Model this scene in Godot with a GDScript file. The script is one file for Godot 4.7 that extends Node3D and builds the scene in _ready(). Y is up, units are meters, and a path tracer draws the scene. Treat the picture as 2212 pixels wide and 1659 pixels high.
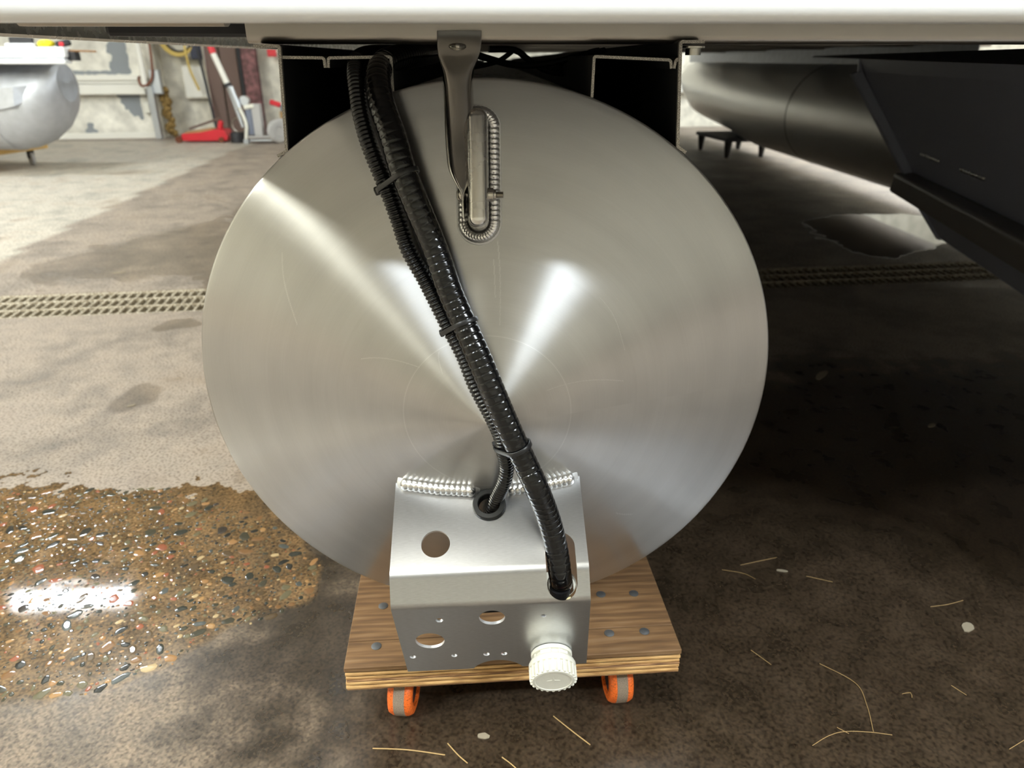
extends Node3D
# Rear end of a pontoon boat standing on a plywood dolly in a workshop. Metres, y up, camera above the origin.

const EYE := Vector3(0, 0.765, 0)
var used := {}
var M := {}

# ------------------------------------------------------------------ mesh builder
class MB:
	var v := PackedVector3Array()
	var n := PackedVector3Array()
	var uv := PackedVector2Array()

	func tri(a: Vector3, b: Vector3, c: Vector3, na: Vector3, nb: Vector3, nc: Vector3, ua := Vector2.ZERO, ub := Vector2.ZERO, uc := Vector2.ZERO) -> void:
		var g := (b - a).cross(c - a)
		if g.length_squared() < 1e-20:
			return
		if g.dot(na + nb + nc) > 0.0:
			v.append_array([a, c, b]); n.append_array([na, nc, nb]); uv.append_array([ua, uc, ub])
		else:
			v.append_array([a, b, c]); n.append_array([na, nb, nc]); uv.append_array([ua, ub, uc])

	func quad(a: Vector3, b: Vector3, c: Vector3, d: Vector3, nn: Vector3, ua := Vector2.ZERO, ub := Vector2.ZERO, uc := Vector2.ZERO, ud := Vector2.ZERO) -> void:
		tri(a, b, c, nn, nn, nn, ua, ub, uc)
		tri(a, c, d, nn, nn, nn, ua, uc, ud)

	func flat4(a: Vector3, b: Vector3, c: Vector3, d: Vector3, away: Vector3) -> void:
		# a flat quad whose normal points away from the point «away»
		var g := (b - a).cross(c - a)
		if g.length_squared() < 1e-18:
			g = (c - a).cross(d - a)
		g = g.normalized()
		if g.dot((a + b + c + d) / 4.0 - away) < 0.0:
			g = -g
		quad(a, b, c, d, g)

	func box(xf: Transform3D, size: Vector3, bev := 0.0) -> void:
		var h := size / 2.0
		var e: float = minf(bev, 0.45 * minf(h.x, minf(h.y, h.z)))
		for ax in 3:
			var b := (ax + 1) % 3
			var c := (ax + 2) % 3
			for s in [-1.0, 1.0]:
				var p: Array[Vector3] = []
				for k in [[-1, -1], [1, -1], [1, 1], [-1, 1]]:
					var q := Vector3.ZERO
					q[ax] = s * h[ax]
					q[b] = k[0] * (h[b] - e)
					q[c] = k[1] * (h[c] - e)
					p.append(xf * q)
				var nn := Vector3.ZERO
				nn[ax] = s
				var us := Vector2(size[b], size[c])
				quad(p[0], p[1], p[2], p[3], (xf.basis * nn).normalized(), Vector2.ZERO, Vector2(us.x, 0), us, Vector2(0, us.y))
		if e <= 0.0:
			return
		for ax in 3:
			var b := (ax + 1) % 3
			var c := (ax + 2) % 3
			for sb in [-1.0, 1.0]:
				for sc in [-1.0, 1.0]:
					var p: Array[Vector3] = []
					for k in [[-1, 0], [1, 0], [1, 1], [-1, 1]]:
						var q := Vector3.ZERO
						q[ax] = k[0] * (h[ax] - e)
						q[b] = sb * (h[b] - (0.0 if k[1] == 0 else e))
						q[c] = sc * (h[c] - (e if k[1] == 0 else 0.0))
						p.append(xf * q)
					var nn := Vector3.ZERO
					nn[b] = sb
					nn[c] = sc
					quad(p[0], p[1], p[2], p[3], (xf.basis * nn).normalized())
		for sx in [-1.0, 1.0]:
			for sy in [-1.0, 1.0]:
				for sz in [-1.0, 1.0]:
					var s := Vector3(sx, sy, sz)
					var nn := (xf.basis * s).normalized()
					tri(xf * (s * Vector3(h.x, h.y - e, h.z - e)), xf * (s * Vector3(h.x - e, h.y, h.z - e)), xf * (s * Vector3(h.x - e, h.y - e, h.z)), nn, nn, nn)

	func lathe(prof: Array, segs: int, xf := Transform3D.IDENTITY, crease := 0.75) -> void:
		# profile of (r, y) that runs from the bottom outwards and up; turned about y
		var m := prof.size()
		var sn: Array[Vector2] = []
		var run := [0.0]
		for i in m - 1:
			var d: Vector2 = prof[i + 1] - prof[i]
			sn.append(Vector2(d.y, -d.x).normalized())
			run.append(run[i] + d.length())
		for i in m - 1:
			var n0 := sn[i]
			var n1 := sn[i]
			if i > 0 and sn[i].dot(sn[i - 1]) > crease:
				n0 = (sn[i] + sn[i - 1]).normalized()
			if i < m - 2 and sn[i].dot(sn[i + 1]) > crease:
				n1 = (sn[i] + sn[i + 1]).normalized()
			for k in segs:
				var a0 := TAU * k / segs
				var a1 := TAU * (k + 1) / segs
				var d0 := Vector3(cos(a0), 0, sin(a0))
				var d1 := Vector3(cos(a1), 0, sin(a1))
				var p := [d0 * prof[i].x + Vector3.UP * prof[i].y, d1 * prof[i].x + Vector3.UP * prof[i].y, d1 * prof[i + 1].x + Vector3.UP * prof[i + 1].y, d0 * prof[i + 1].x + Vector3.UP * prof[i + 1].y]
				var q := [d0 * n0.x + Vector3.UP * n0.y, d1 * n0.x + Vector3.UP * n0.y, d1 * n1.x + Vector3.UP * n1.y, d0 * n1.x + Vector3.UP * n1.y]
				var u := [Vector2(run[i], a0), Vector2(run[i], a1), Vector2(run[i + 1], a1), Vector2(run[i + 1], a0)]
				for j in 4:
					p[j] = xf * p[j]
					q[j] = (xf.basis * q[j]).normalized()
				tri(p[0], p[1], p[2], q[0], q[1], q[2], u[0], u[1], u[2])
				tri(p[0], p[2], p[3], q[0], q[2], q[3], u[0], u[2], u[3])

	func loft(rings: Array, caps := true) -> void:
		# closed rings of equally many points, smooth over all of them
		var m := rings.size()
		var k: int = rings[0].size()
		var nn := []
		for i in m:
			var row := PackedVector3Array()
			var mid := Vector3.ZERO
			for p in rings[i]:
				mid += p
			mid /= k
			for j in k:
				var du: Vector3 = rings[i][(j + 1) % k] - rings[i][(j + k - 1) % k]
				var dv: Vector3 = rings[mini(i + 1, m - 1)][j] - rings[maxi(i - 1, 0)][j]
				var g := du.cross(dv)
				if g.length_squared() < 1e-24:
					g = rings[i][j] - mid
				g = g.normalized()
				if g.dot(rings[i][j] - mid) < 0.0:
					g = -g
				row.append(g)
			nn.append(row)
		for i in m - 1:
			for j in k:
				var j2 := (j + 1) % k
				var u0 := Vector2(float(i), float(j) / k)
				var u1 := Vector2(float(i), float(j + 1) / k)
				var u2 := Vector2(float(i + 1), float(j + 1) / k)
				var u3 := Vector2(float(i + 1), float(j) / k)
				tri(rings[i][j], rings[i][j2], rings[i + 1][j2], nn[i][j], nn[i][j2], nn[i + 1][j2], u0, u1, u2)
				tri(rings[i][j], rings[i + 1][j2], rings[i + 1][j], nn[i][j], nn[i + 1][j2], nn[i + 1][j], u0, u2, u3)
		if caps:
			for e in [0, m - 1]:
				var mid := Vector3.ZERO
				for p in rings[e]:
					mid += p
				mid /= k
				var inner := Vector3.ZERO
				for p in rings[1 if e == 0 else m - 2]:
					inner += p
				inner /= k
				var g: Vector3 = (mid - inner).normalized()
				for j in k:
					tri(mid, rings[e][j], rings[e][(j + 1) % k], g, g, g)

	func sweep(path: PackedVector3Array, radius: Callable, segs: int, caps := true) -> void:
		var rings := []
		var side := Vector3.ZERO
		for i in path.size():
			var t := (path[mini(i + 1, path.size() - 1)] - path[maxi(i - 1, 0)]).normalized()
			if side == Vector3.ZERO:
				side = t.cross(Vector3.UP if absf(t.y) < 0.9 else Vector3.RIGHT).normalized()
			side = (side - t * side.dot(t)).normalized()
			var up := t.cross(side)
			var r: float = radius.call(i)
			var ring := PackedVector3Array()
			for k in segs:
				var a := TAU * k / segs
				ring.append(path[i] + (side * cos(a) + up * sin(a)) * r)
			rings.append(ring)
		loft(rings, caps)

	func prism(poly: PackedVector2Array, z0: float, z1: float, xf := Transform3D.IDENTITY, front := true, back := true, round_sides := false) -> void:
		var ix := Geometry2D.triangulate_polygon(poly)
		for e in [[z0, -1.0, back], [z1, 1.0, front]]:
			if not e[2]:
				continue
			var nn := (xf.basis * Vector3(0, 0, e[1])).normalized()
			for i in range(0, ix.size(), 3):
				var p := []
				for j in 3:
					p.append(xf * Vector3(poly[ix[i + j]].x, poly[ix[i + j]].y, e[0]))
				tri(p[0], p[1], p[2], nn, nn, nn, poly[ix[i]], poly[ix[i + 1]], poly[ix[i + 2]])
		var cw := 1.0 if Geometry2D.is_polygon_clockwise(poly) else -1.0
		var sn := []
		for i in poly.size():
			var d := (poly[(i + 1) % poly.size()] - poly[i]).normalized()
			sn.append(Vector2(-d.y, d.x) * cw)
		for i in poly.size():
			var a := poly[i]
			var b := poly[(i + 1) % poly.size()]
			var na: Vector2 = sn[i]
			var nb: Vector2 = sn[i]
			if round_sides:
				var before: Vector2 = sn[(i + poly.size() - 1) % poly.size()]
				var after: Vector2 = sn[(i + 1) % poly.size()]
				if before.dot(sn[i]) > 0.6:
					na = (before + sn[i]).normalized()
				if after.dot(sn[i]) > 0.6:
					nb = (after + sn[i]).normalized()
			var n3a := (xf.basis * Vector3(na.x, na.y, 0)).normalized()
			var n3b := (xf.basis * Vector3(nb.x, nb.y, 0)).normalized()
			var p0 := xf * Vector3(a.x, a.y, z0)
			var p1 := xf * Vector3(b.x, b.y, z0)
			var p2 := xf * Vector3(b.x, b.y, z1)
			var p3 := xf * Vector3(a.x, a.y, z1)
			tri(p0, p1, p2, n3a, n3b, n3b)
			tri(p0, p2, p3, n3a, n3b, n3a)

	func blob(xf: Transform3D, segs := 12, rows := 6) -> void:
		# unit ball under a transform
		var prof := []
		for i in rows + 1:
			var a := -PI / 2 + PI * i / rows
			prof.append(Vector2(maxf(cos(a), 0.0), sin(a)))
		lathe(prof, segs, xf, -1.0)

	func mesh() -> ArrayMesh:
		var a := []
		a.resize(Mesh.ARRAY_MAX)
		a[Mesh.ARRAY_VERTEX] = v
		a[Mesh.ARRAY_NORMAL] = n
		a[Mesh.ARRAY_TEX_UV] = uv
		var m := ArrayMesh.new()
		m.add_surface_from_arrays(Mesh.PRIMITIVE_TRIANGLES, a)
		return m

# ------------------------------------------------------------------ node helpers
func numbered(parent: Node, called: String) -> String:
	var key := str(parent.get_instance_id()) + called
	var k: int = used.get(key, 0)
	used[key] = k + 1
	return called if k == 0 else "%s_%03d" % [called, k]

func obj(called: String, mb, m: Material, parent: Node = null, xf := Transform3D.IDENTITY) -> MeshInstance3D:
	var o := MeshInstance3D.new()
	if parent == null:
		parent = self
	o.name = numbered(parent, called)
	o.mesh = mb.mesh() if mb is MB else mb
	o.material_override = m
	o.transform = xf
	parent.add_child(o)
	return o

func tag(o: Node, label: String, category: String, group := "") -> Node:
	o.set_meta("label", label)
	o.set_meta("category", category)
	if group != "":
		o.set_meta("group", group)
	return o

func thing(called: String, label: String, category: String, xf := Transform3D.IDENTITY, group := "") -> Node3D:
	var o := Node3D.new()
	o.name = numbered(self, called)
	o.transform = xf
	add_child(o)
	tag(o, label, category, group)
	return o

func struct(called: String, mb, m: Material, xf := Transform3D.IDENTITY) -> MeshInstance3D:
	var o := obj(called, mb, m, self, xf)
	o.set_meta("kind", "structure")
	return o

func at(x: float, y: float, z: float, turn := 0.0) -> Transform3D:
	return Transform3D(Basis(Vector3.UP, deg_to_rad(turn)), Vector3(x, y, z))

func smooth(pts: PackedVector3Array, step: float) -> PackedVector3Array:
	var c := Curve3D.new()
	c.bake_interval = step
	for i in pts.size():
		var t := (pts[mini(i + 1, pts.size() - 1)] - pts[maxi(i - 1, 0)]) / 6.0
		c.add_point(pts[i], -t, t)
	return c.get_baked_points()

func rod(a: Vector3, b: Vector3, r: float, segs := 12) -> MB:
	var mb := MB.new()
	mb.sweep(PackedVector3Array([a, b]), func(_i): return r, segs)
	return mb

func tube(pts: PackedVector3Array, r: float, segs := 10, step := 0.02) -> MB:
	var mb := MB.new()
	mb.sweep(smooth(pts, step), func(_i): return r, segs)
	return mb

func bx(center: Vector3, size: Vector3, bev := 0.0, turn := Vector3.ZERO) -> MB:
	var mb := MB.new()
	mb.box(Transform3D(Basis.from_euler(turn), center), size, bev)
	return mb

func ribbon(points: PackedVector2Array, t: float) -> PackedVector2Array:
	var r := Geometry2D.offset_polyline(points, t / 2.0, Geometry2D.JOIN_ROUND, Geometry2D.END_BUTT)
	return r[0]

# ------------------------------------------------------------------ materials
func ntex(freq: float, seed_: int, ramp: Array, size := 512, oct := 4, kind := FastNoiseLite.TYPE_SIMPLEX_SMOOTH) -> ImageTexture:
	# seamless noise through a ramp of [position, colour] pairs
	var fn := FastNoiseLite.new()
	fn.noise_type = kind
	fn.seed = seed_
	fn.frequency = freq
	fn.fractal_octaves = oct
	var im := fn.get_seamless_image(size, size)
	im.convert(Image.FORMAT_L8)
	var src := im.get_data()
	var lut := []
	for i in 256:
		var x := i / 255.0
		var c: Color = ramp[-1][1]
		for k in ramp.size() - 1:
			if x <= ramp[k + 1][0]:
				var span: float = maxf(ramp[k + 1][0] - ramp[k][0], 1e-6)
				c = ramp[k][1].lerp(ramp[k + 1][1], clampf((x - ramp[k][0]) / span, 0, 1))
				break
		lut.append([int(c.r * 255), int(c.g * 255), int(c.b * 255)])
	var out := PackedByteArray()
	out.resize(src.size() * 3)
	for i in src.size():
		var l: Array = lut[src[i]]
		out[i * 3] = l[0]
		out[i * 3 + 1] = l[1]
		out[i * 3 + 2] = l[2]
	return ImageTexture.create_from_image(Image.create_from_data(size, size, false, Image.FORMAT_RGB8, out))

func grey(a: float, b: float) -> Array:
	return [[0.2, Color(a, a, a)], [0.8, Color(b, b, b)]]

func mat(c: Color, rough := 0.6, metal := 0.0) -> StandardMaterial3D:
	var m := StandardMaterial3D.new()
	m.albedo_color = c
	m.roughness = rough
	m.metallic = metal
	return m

func tri_map(m: StandardMaterial3D, scale: Vector3, world := false) -> StandardMaterial3D:
	m.uv1_triplanar = true
	m.uv1_world_triplanar = world
	m.uv1_scale = scale
	return m

func rgb(r: int, g: int, b: int) -> Color:
	return Color(r / 255.0, g / 255.0, b / 255.0)

func make_materials() -> void:
	var fine := ntex(0.06, 3, grey(0.72, 1.0))
	var streak := ntex(0.02, 5, grey(0.75, 1.0))
	var blot := ntex(0.012, 8, grey(0.65, 1.0))
	M.fine = fine
	M.blot = blot
	# spun aluminium of the end cap: the lathe marks run round, u is the radius
	M.spun = mat(rgb(214, 214, 214), 0.30, 1.0)
	M.spun.anisotropy_enabled = true
	M.spun.anisotropy = 0.9
	M.spun.albedo_texture = spun_texture()
	M.spun.uv1_scale = Vector3(1, 1, 1)
	# brushed sheet aluminium, grain along x
	M.sheet = tri_map(mat(rgb(198, 199, 201), 0.30, 1.0), Vector3(4, 70, 70))
	M.sheet.albedo_texture = ntex(0.05, 12, grey(0.93, 1.0))
	M.pan = tri_map(mat(rgb(150, 147, 144), 0.42, 0.8), Vector3(2, 2, 2))
	M.pan.roughness_texture = streak
	M.alu = tri_map(mat(rgb(222, 221, 218), 0.34, 1.0), Vector3(4, 4, 4))
	M.alu.roughness_texture = streak
	M.mill = tri_map(mat(rgb(214, 212, 208), 0.30, 1.0), Vector3(2, 6, 6))
	M.mill.roughness_texture = streak
	M.dull_alu = tri_map(mat(rgb(190, 193, 200), 0.5, 0.6), Vector3(1.5, 1.5, 1.5))
	M.dull_alu.albedo_texture = ntex(0.015, 14, grey(0.93, 1.0))
	M.cut = tri_map(mat(rgb(214, 208, 198), 0.55, 0.7), Vector3(30, 30, 30))
	M.cut.albedo_texture = ntex(0.05, 15, grey(0.6, 1.0))
	M.weld = mat(rgb(240, 240, 240), 0.27, 1.0)
	M.etch = mat(rgb(226, 226, 226), 0.62, 0.5)
	M.strut = mat(rgb(222, 220, 214), 0.17, 1.0)
	M.frame = mat(rgb(176, 171, 164), 0.36, 1.0)
	M.steel = mat(rgb(190, 186, 178), 0.25, 1.0)
	M.brass = mat(rgb(214, 205, 170), 0.3, 1.0)
	M.white_paint = mat(rgb(238, 240, 242), 0.3)
	M.white_paint.clearcoat_enabled = true
	M.white_paint.clearcoat = 0.4
	M.black_paint = tri_map(mat(rgb(80, 82, 90), 0.4), Vector3(8, 8, 8))
	M.black_paint.heightmap_enabled = true
	M.black_paint.heightmap_texture = fine
	M.black_paint.heightmap_scale = 0.03
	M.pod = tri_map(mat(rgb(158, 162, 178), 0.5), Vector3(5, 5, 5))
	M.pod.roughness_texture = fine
	M.strake = mat(rgb(120, 116, 112), 0.42)
	M.tube = mat(rgb(222, 221, 218), 0.36, 1.0)
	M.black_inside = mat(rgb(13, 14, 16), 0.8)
	M.hose = mat(rgb(11, 11, 12), 0.15)
	M.loom = mat(rgb(11, 11, 12), 0.24)
	M.tie = mat(rgb(28, 28, 29), 0.35)
	M.rubber = mat(rgb(22, 23, 23), 0.42)
	M.cable = mat(rgb(10, 10, 12), 0.6)
	M.plastic = mat(rgb(226, 224, 212), 0.42)
	M.red_plastic = mat(rgb(190, 28, 30), 0.4)
	M.orange = tri_map(mat(rgb(240, 112, 40), 0.42), Vector3(25, 25, 25))
	M.orange.albedo_texture = ntex(0.03, 21, [[0.15, Color(0.55, 0.5, 0.45)], [0.4, Color.WHITE]])
	M.tread = tri_map(mat(rgb(186, 172, 156), 0.85), Vector3(30, 30, 30))
	M.tread.albedo_texture = ntex(0.08, 22, [[0.2, Color(0.5, 0.46, 0.42)], [0.6, Color(0.85, 0.82, 0.78)], [0.9, Color(1, 1, 1)]])
	M.ply_top = wood(rgb(126, 95, 62), rgb(98, 72, 46), 31, Vector3(1.0, 9, 14))
	M.ply_a = wood(rgb(214, 172, 112), rgb(150, 108, 62), 32, Vector3(3, 60, 60))
	M.ply_b = wood(rgb(160, 120, 78), rgb(88, 60, 38), 33, Vector3(3, 60, 60))
	M.ply_c = wood(rgb(76, 54, 36), rgb(40, 28, 18), 34, Vector3(3, 60, 60))
	M.pine = wood(rgb(226, 190, 120), rgb(190, 146, 84), 35, Vector3(3, 14, 14))
	M.nail = tri_map(mat(rgb(128, 130, 132), 0.5, 0.7), Vector3(60, 60, 60))
	M.nail.albedo_texture = fine
	M.straw = mat(rgb(176, 146, 98), 0.6)
	M.leaf = mat(rgb(150, 140, 120), 0.7)
	M.iron = tri_map(mat(rgb(196, 188, 172), 0.7, 0.1), Vector3(6, 6, 6))
	M.iron.albedo_texture = ntex(0.03, 41, [[0.2, Color(0.55, 0.5, 0.42)], [0.7, Color(1, 1, 1)]])
	M.dark_iron = mat(rgb(38, 34, 31), 0.7)
	M.cream = tri_map(mat(rgb(226, 221, 206), 0.7), Vector3(1, 1, 1))
	M.cream.albedo_texture = ntex(0.01, 42, grey(0.86, 1.0))
	M.offwhite = mat(rgb(228, 226, 218), 0.55)
	M.greybox = mat(rgb(150, 150, 148), 0.55)
	M.copper = mat(rgb(120, 72, 52), 0.5, 0.6)
	M.brown = mat(rgb(104, 84, 76), 0.7)
	M.maroon = tri_map(mat(rgb(132, 88, 88), 0.65), Vector3(2, 2, 2))
	M.maroon.albedo_texture = blot
	M.fuzz = tri_map(mat(rgb(168, 138, 80), 0.95), Vector3(8, 8, 8))
	M.fuzz.albedo_texture = ntex(0.04, 43, [[0.3, Color(0.25, 0.2, 0.15)], [0.6, Color(1, 1, 1)]])
	M.red = mat(rgb(206, 40, 52), 0.38)
	M.yellow = mat(rgb(240, 222, 40), 0.55)
	M.yellow_hose = mat(rgb(196, 170, 92), 0.55)
	M.navy = mat(rgb(44, 48, 66), 0.6)
	M.dark = mat(rgb(34, 34, 38), 0.6)
	M.wheel_grey = mat(rgb(176, 174, 172), 0.6)
	M.galv = mat(rgb(196, 200, 204), 0.4, 0.8)
	M.cardboard = mat(rgb(166, 134, 92), 0.8)
	M.bluegrey = mat(rgb(112, 118, 134), 0.6)
	M.ceiling = tri_map(mat(rgb(236, 231, 218), 0.8), Vector3(0.3, 0.3, 0.3))
	M.ceiling.albedo_texture = blot
	M.tube_glow = mat(rgb(255, 252, 244), 0.5)
	M.tube_glow.emission_enabled = true
	M.tube_glow.emission = rgb(250, 250, 255)
	M.tube_glow.emission_energy_multiplier = 8.0
	M.drop = mat(Color(0.9, 0.95, 1.0, 0.12), 0.03)
	M.drop.refraction_enabled = true
	M.drop.refraction_scale = 0.033

func wood(light: Color, dark: Color, seed_: int, scale: Vector3) -> StandardMaterial3D:
	var m := tri_map(mat(Color.WHITE, 0.72), scale)
	m.albedo_texture = ntex(0.014, seed_, [[0.15, dark], [0.42, dark.lerp(light, 0.55)], [0.62, light], [0.9, light.lightened(0.08)]], 512, 5)
	m.heightmap_enabled = true
	m.heightmap_texture = m.albedo_texture
	m.heightmap_scale = 0.04
	return m

func spun_texture() -> ImageTexture:
	# u runs from the middle to the rim, v round it: faint lathe marks, the ring that the spinning pad left, smudges, scratches
	var rng := RandomNumberGenerator.new()
	rng.seed = 77
	var n := 1024
	var smudge := noise_bytes(n, n, 0.006, 91, 3)
	var line := PackedFloat32Array()
	var slow := 0.0
	for x in n:
		slow = lerpf(slow, rng.randf_range(-1, 1), 0.12)
		line.append(0.925 + 0.010 * slow + rng.randf_range(-0.007, 0.007) + (0.055 if absf(x - 278) < 2 else 0.0))
	var d := PackedByteArray()
	d.resize(n * n)
	for y in n:
		for x in n:
			d[y * n + x] = int(clampf(line[x] + (smudge[y * n + x] - 128) / 255.0 * 0.05, 0, 1) * 255)
	for s in [[0.513, 0.1265, 0.491, 0.0642], [0.211, 0.0721, 0.462, 0.0299], [0.44, 0.4349, 0.273, 0.3928], [0.265, 0.3444, 0.211, 0.3666], [0.547, 0.2389, 0.309, 0.2279], [0.494, 0.242, 0.388, 0.238], [0.813, 0.3966, 0.674, 0.4354], [0.677, 0.872, 0.746, 0.8793]]:
		for k in 400:
			var f := k / 399.0
			var x := int((lerpf(s[0], s[2], f) + 0.004 * sin(f * 5.0)) * n)
			var y := int(lerpf(s[1], s[3], f) * n)
			if rng.randf() < 0.8 and x >= 0 and x < n and y >= 0 and y < n:
				d[y * n + x] = 255
	return ImageTexture.create_from_image(Image.create_from_data(n, n, false, Image.FORMAT_L8, d))

# ------------------------------------------------------------------ floor pictures
func mask_of(poly: Array, org: Vector2, size: Vector2, w: int, h: int, blur := 1) -> PackedByteArray:
	var sw := w / 8
	var sh := h / 8
	var im := Image.create(sw, sh, false, Image.FORMAT_L8)
	var pp := PackedVector2Array(poly)
	var box := Rect2(pp[0], Vector2.ZERO)
	for p in pp:
		box = box.expand(p)
	for j in sh:
		for i in sw:
			var p := org + Vector2((i + 0.5) / sw * size.x, (j + 0.5) / sh * size.y)
			if box.has_point(p) and Geometry2D.is_point_in_polygon(p, pp):
				im.set_pixel(i, j, Color.WHITE)
	for k in blur:
		im.resize(sw / 2, sh / 2, Image.INTERPOLATE_BILINEAR)
		im.resize(sw, sh, Image.INTERPOLATE_BILINEAR)
	im.resize(w, h, Image.INTERPOLATE_CUBIC)
	return im.get_data()

func noise_bytes(w: int, h: int, freq: float, seed_: int, oct := 4) -> PackedByteArray:
	var fn := FastNoiseLite.new()
	fn.noise_type = FastNoiseLite.TYPE_SIMPLEX_SMOOTH
	fn.seed = seed_
	fn.frequency = freq
	fn.fractal_octaves = oct
	var im := fn.get_image(w, h)
	im.convert(Image.FORMAT_L8)
	return im.get_data()

func v2(a: Array) -> Array:
	var out := []
	for i in range(0, a.size(), 2):
		out.append(Vector2(a[i], a[i + 1]))
	return out

func floor_material(org: Vector2, size: Vector2, w: int, h: int, near: bool) -> StandardMaterial3D:
	var n1 := noise_bytes(w, h, 0.006 if near else 0.02, 101, 5)
	var n2 := noise_bytes(w, h, 0.03 if near else 0.06, 102, 4)
	var n3 := PackedByteArray()
	n3.resize(w * h)
	var rng := RandomNumberGenerator.new()
	rng.seed = 103
	for k in w * h:
		n3[k] = rng.randi() & 255
	var agg := mask_of(v2([-1.5, -1.30, -1.088, -1.31, -0.96, -1.345, -0.878, -1.36, -0.673, -1.329, -0.616, -1.31, -0.439, -1.113, -0.315, -0.958, -0.30, -0.874, -0.355, -0.833, -0.42, -0.823, -0.455, -0.75, -0.544, -0.686, -0.674, -0.679, -1.3, -0.65]), org, size, w, h)
	var damp := mask_of(v2([-1.907, -2.558, -1.913, -2.735, -1.893, -2.989, -1.804, -3.289, -1.674, -3.593, -1.529, -3.705, -1.546, -3.951, -1.564, -4.229, -1.374, -4.229, -0.835, -2.433, -1.082, -2.433, -1.264, -2.669, -1.389, -2.749, -1.534, -2.638, -1.721, -2.594]), org, size, w, h)
	var spots := mask_of(v2([-0.999, -1.542, -0.99, -1.649, -0.976, -1.692, -0.902, -1.649, -0.869, -1.594, -0.887, -1.53, -0.956, -1.481]), org, size, w, h)
	var spots2 := mask_of(v2([-1.121, -2.184, -1.025, -2.207, -0.983, -2.14, -0.995, -2.097, -1.078, -2.055, -1.14, -2.035]), org, size, w, h)
	var fresh := mask_of(v2([-2.10, -2.3, -2.154, -2.935, -2.213, -3.435, -2.376, -4.813, -2.572, -6.579, -2.629, -7.769, -9, -7.769, -9, -2.3]), org, size, w, h, 0)
	var puddle := mask_of(v2([1.436, -3.593, 1.619, -3.825, 2.025, -3.951, 2.4, -3.825, 2.3, -3.386, 1.951, -3.189, 1.554, -2.95, 1.491, -3.029]), org, size, w, h)
	var dusty := mask_of(v2([1.31, -2.40, 1.78, -2.65, 2.4, -2.6, 2.2, -1.7, 1.477, -1.902, 1.371, -1.976]), org, size, w, h, 3)
	var col := PackedByteArray()
	col.resize(w * h * 3)
	var rough := PackedByteArray()
	rough.resize(w * h)
	var bump := PackedByteArray()
	bump.resize(w * h)
	for j in h:
		var z := org.y + (j + 0.5) / h * size.y
		for i in w:
			var x := org.x + (i + 0.5) / w * size.x
			var k := j * w + i
			var a := n1[k] / 255.0
			var b := n2[k] / 255.0
			var c := n3[k] / 255.0
			var e := (a - 0.5) * 0.9 + (b - 0.5) * 0.7
			# worn pale concrete
			var l := 0.88 + 0.34 * (a - 0.5) + 0.24 * (b - 0.5) + 0.05 * (c - 0.5)
			var r := 0.665 * l
			var g := 0.610 * l
			var bl := 0.555 * l
			var ro := 0.62 + 0.2 * (b - 0.5)
			var bu := 0.5 + 0.2 * (b - 0.5) + 0.15 * (c - 0.5)
			var f := fresh[k] / 255.0
			if f > 0.0:
				r += 0.15 * f
				g += 0.17 * f
				bl += 0.17 * f
			# damp grey-brown patches
			var d := clampf((damp[k] / 255.0 + e * 1.25 - 0.42) * 6.0, 0, 1)
			d = maxf(d, clampf((maxf(spots[k], spots2[k]) / 255.0 + e * 0.8 - 0.5) * 4.0, 0, 1))
			var blotch := clampf((a * 0.75 + b * 0.35 - 0.62) * 5.0, 0, 1) * 0.5
			d = maxf(d, blotch)
			if d > 0.0:
				r = lerpf(r, 0.52 * l, d)
				g = lerpf(g, 0.465 * l, d)
				bl = lerpf(bl, 0.41 * l, d)
				ro = lerpf(ro, 0.34, d)
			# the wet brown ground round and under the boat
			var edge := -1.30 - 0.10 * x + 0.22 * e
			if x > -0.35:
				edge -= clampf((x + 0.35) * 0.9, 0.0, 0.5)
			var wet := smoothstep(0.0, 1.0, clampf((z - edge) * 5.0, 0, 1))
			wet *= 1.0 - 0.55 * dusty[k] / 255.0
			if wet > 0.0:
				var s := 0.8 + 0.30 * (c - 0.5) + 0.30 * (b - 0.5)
				var lit_left := clampf((-0.30 - x + 0.35 * e) * 5.0, 0.0, 1.0)  # light falling left of the boat painted in as a paler tone
				r = lerpf(r, lerpf(0.30, 0.56, lit_left) * s, wet)
				g = lerpf(g, lerpf(0.245, 0.49, lit_left) * s, wet)
				bl = lerpf(bl, lerpf(0.185, 0.41, lit_left) * s, wet)
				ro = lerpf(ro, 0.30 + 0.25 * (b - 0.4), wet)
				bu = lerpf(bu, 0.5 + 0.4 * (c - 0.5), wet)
				var g2 := clampf((agg[k] / 255.0 + e * 0.45 - 0.36) * 2.6, 0, 1)
				if g2 > 0.0:
					var s2 := 0.85 + 0.38 * (c - 0.5) + 0.4 * (b - 0.5)
					r = lerpf(r, 0.50 * s2, g2)
					g = lerpf(g, 0.395 * s2, g2)
					bl = lerpf(bl, 0.265 * s2, g2)
					ro = lerpf(ro, 0.045 + 0.12 * clampf(b - 0.55, 0, 1), g2)
					bu = lerpf(bu, 0.5, g2)
			var pud := clampf((puddle[k] / 255.0 + e * 0.5 - 0.45) * 6.0, 0, 1)
			if pud > 0.0:
				r *= 1.0 - 0.5 * pud
				g *= 1.0 - 0.5 * pud
				bl *= 1.0 - 0.48 * pud
				ro = lerpf(ro, 0.05, pud)
				bu = lerpf(bu, 0.5, pud)
			col[k * 3] = clampi(int(r * 255), 0, 255)
			col[k * 3 + 1] = clampi(int(g * 255), 0, 255)
			col[k * 3 + 2] = clampi(int(bl * 255), 0, 255)
			rough[k] = clampi(int(ro * 255), 5, 255)
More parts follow.
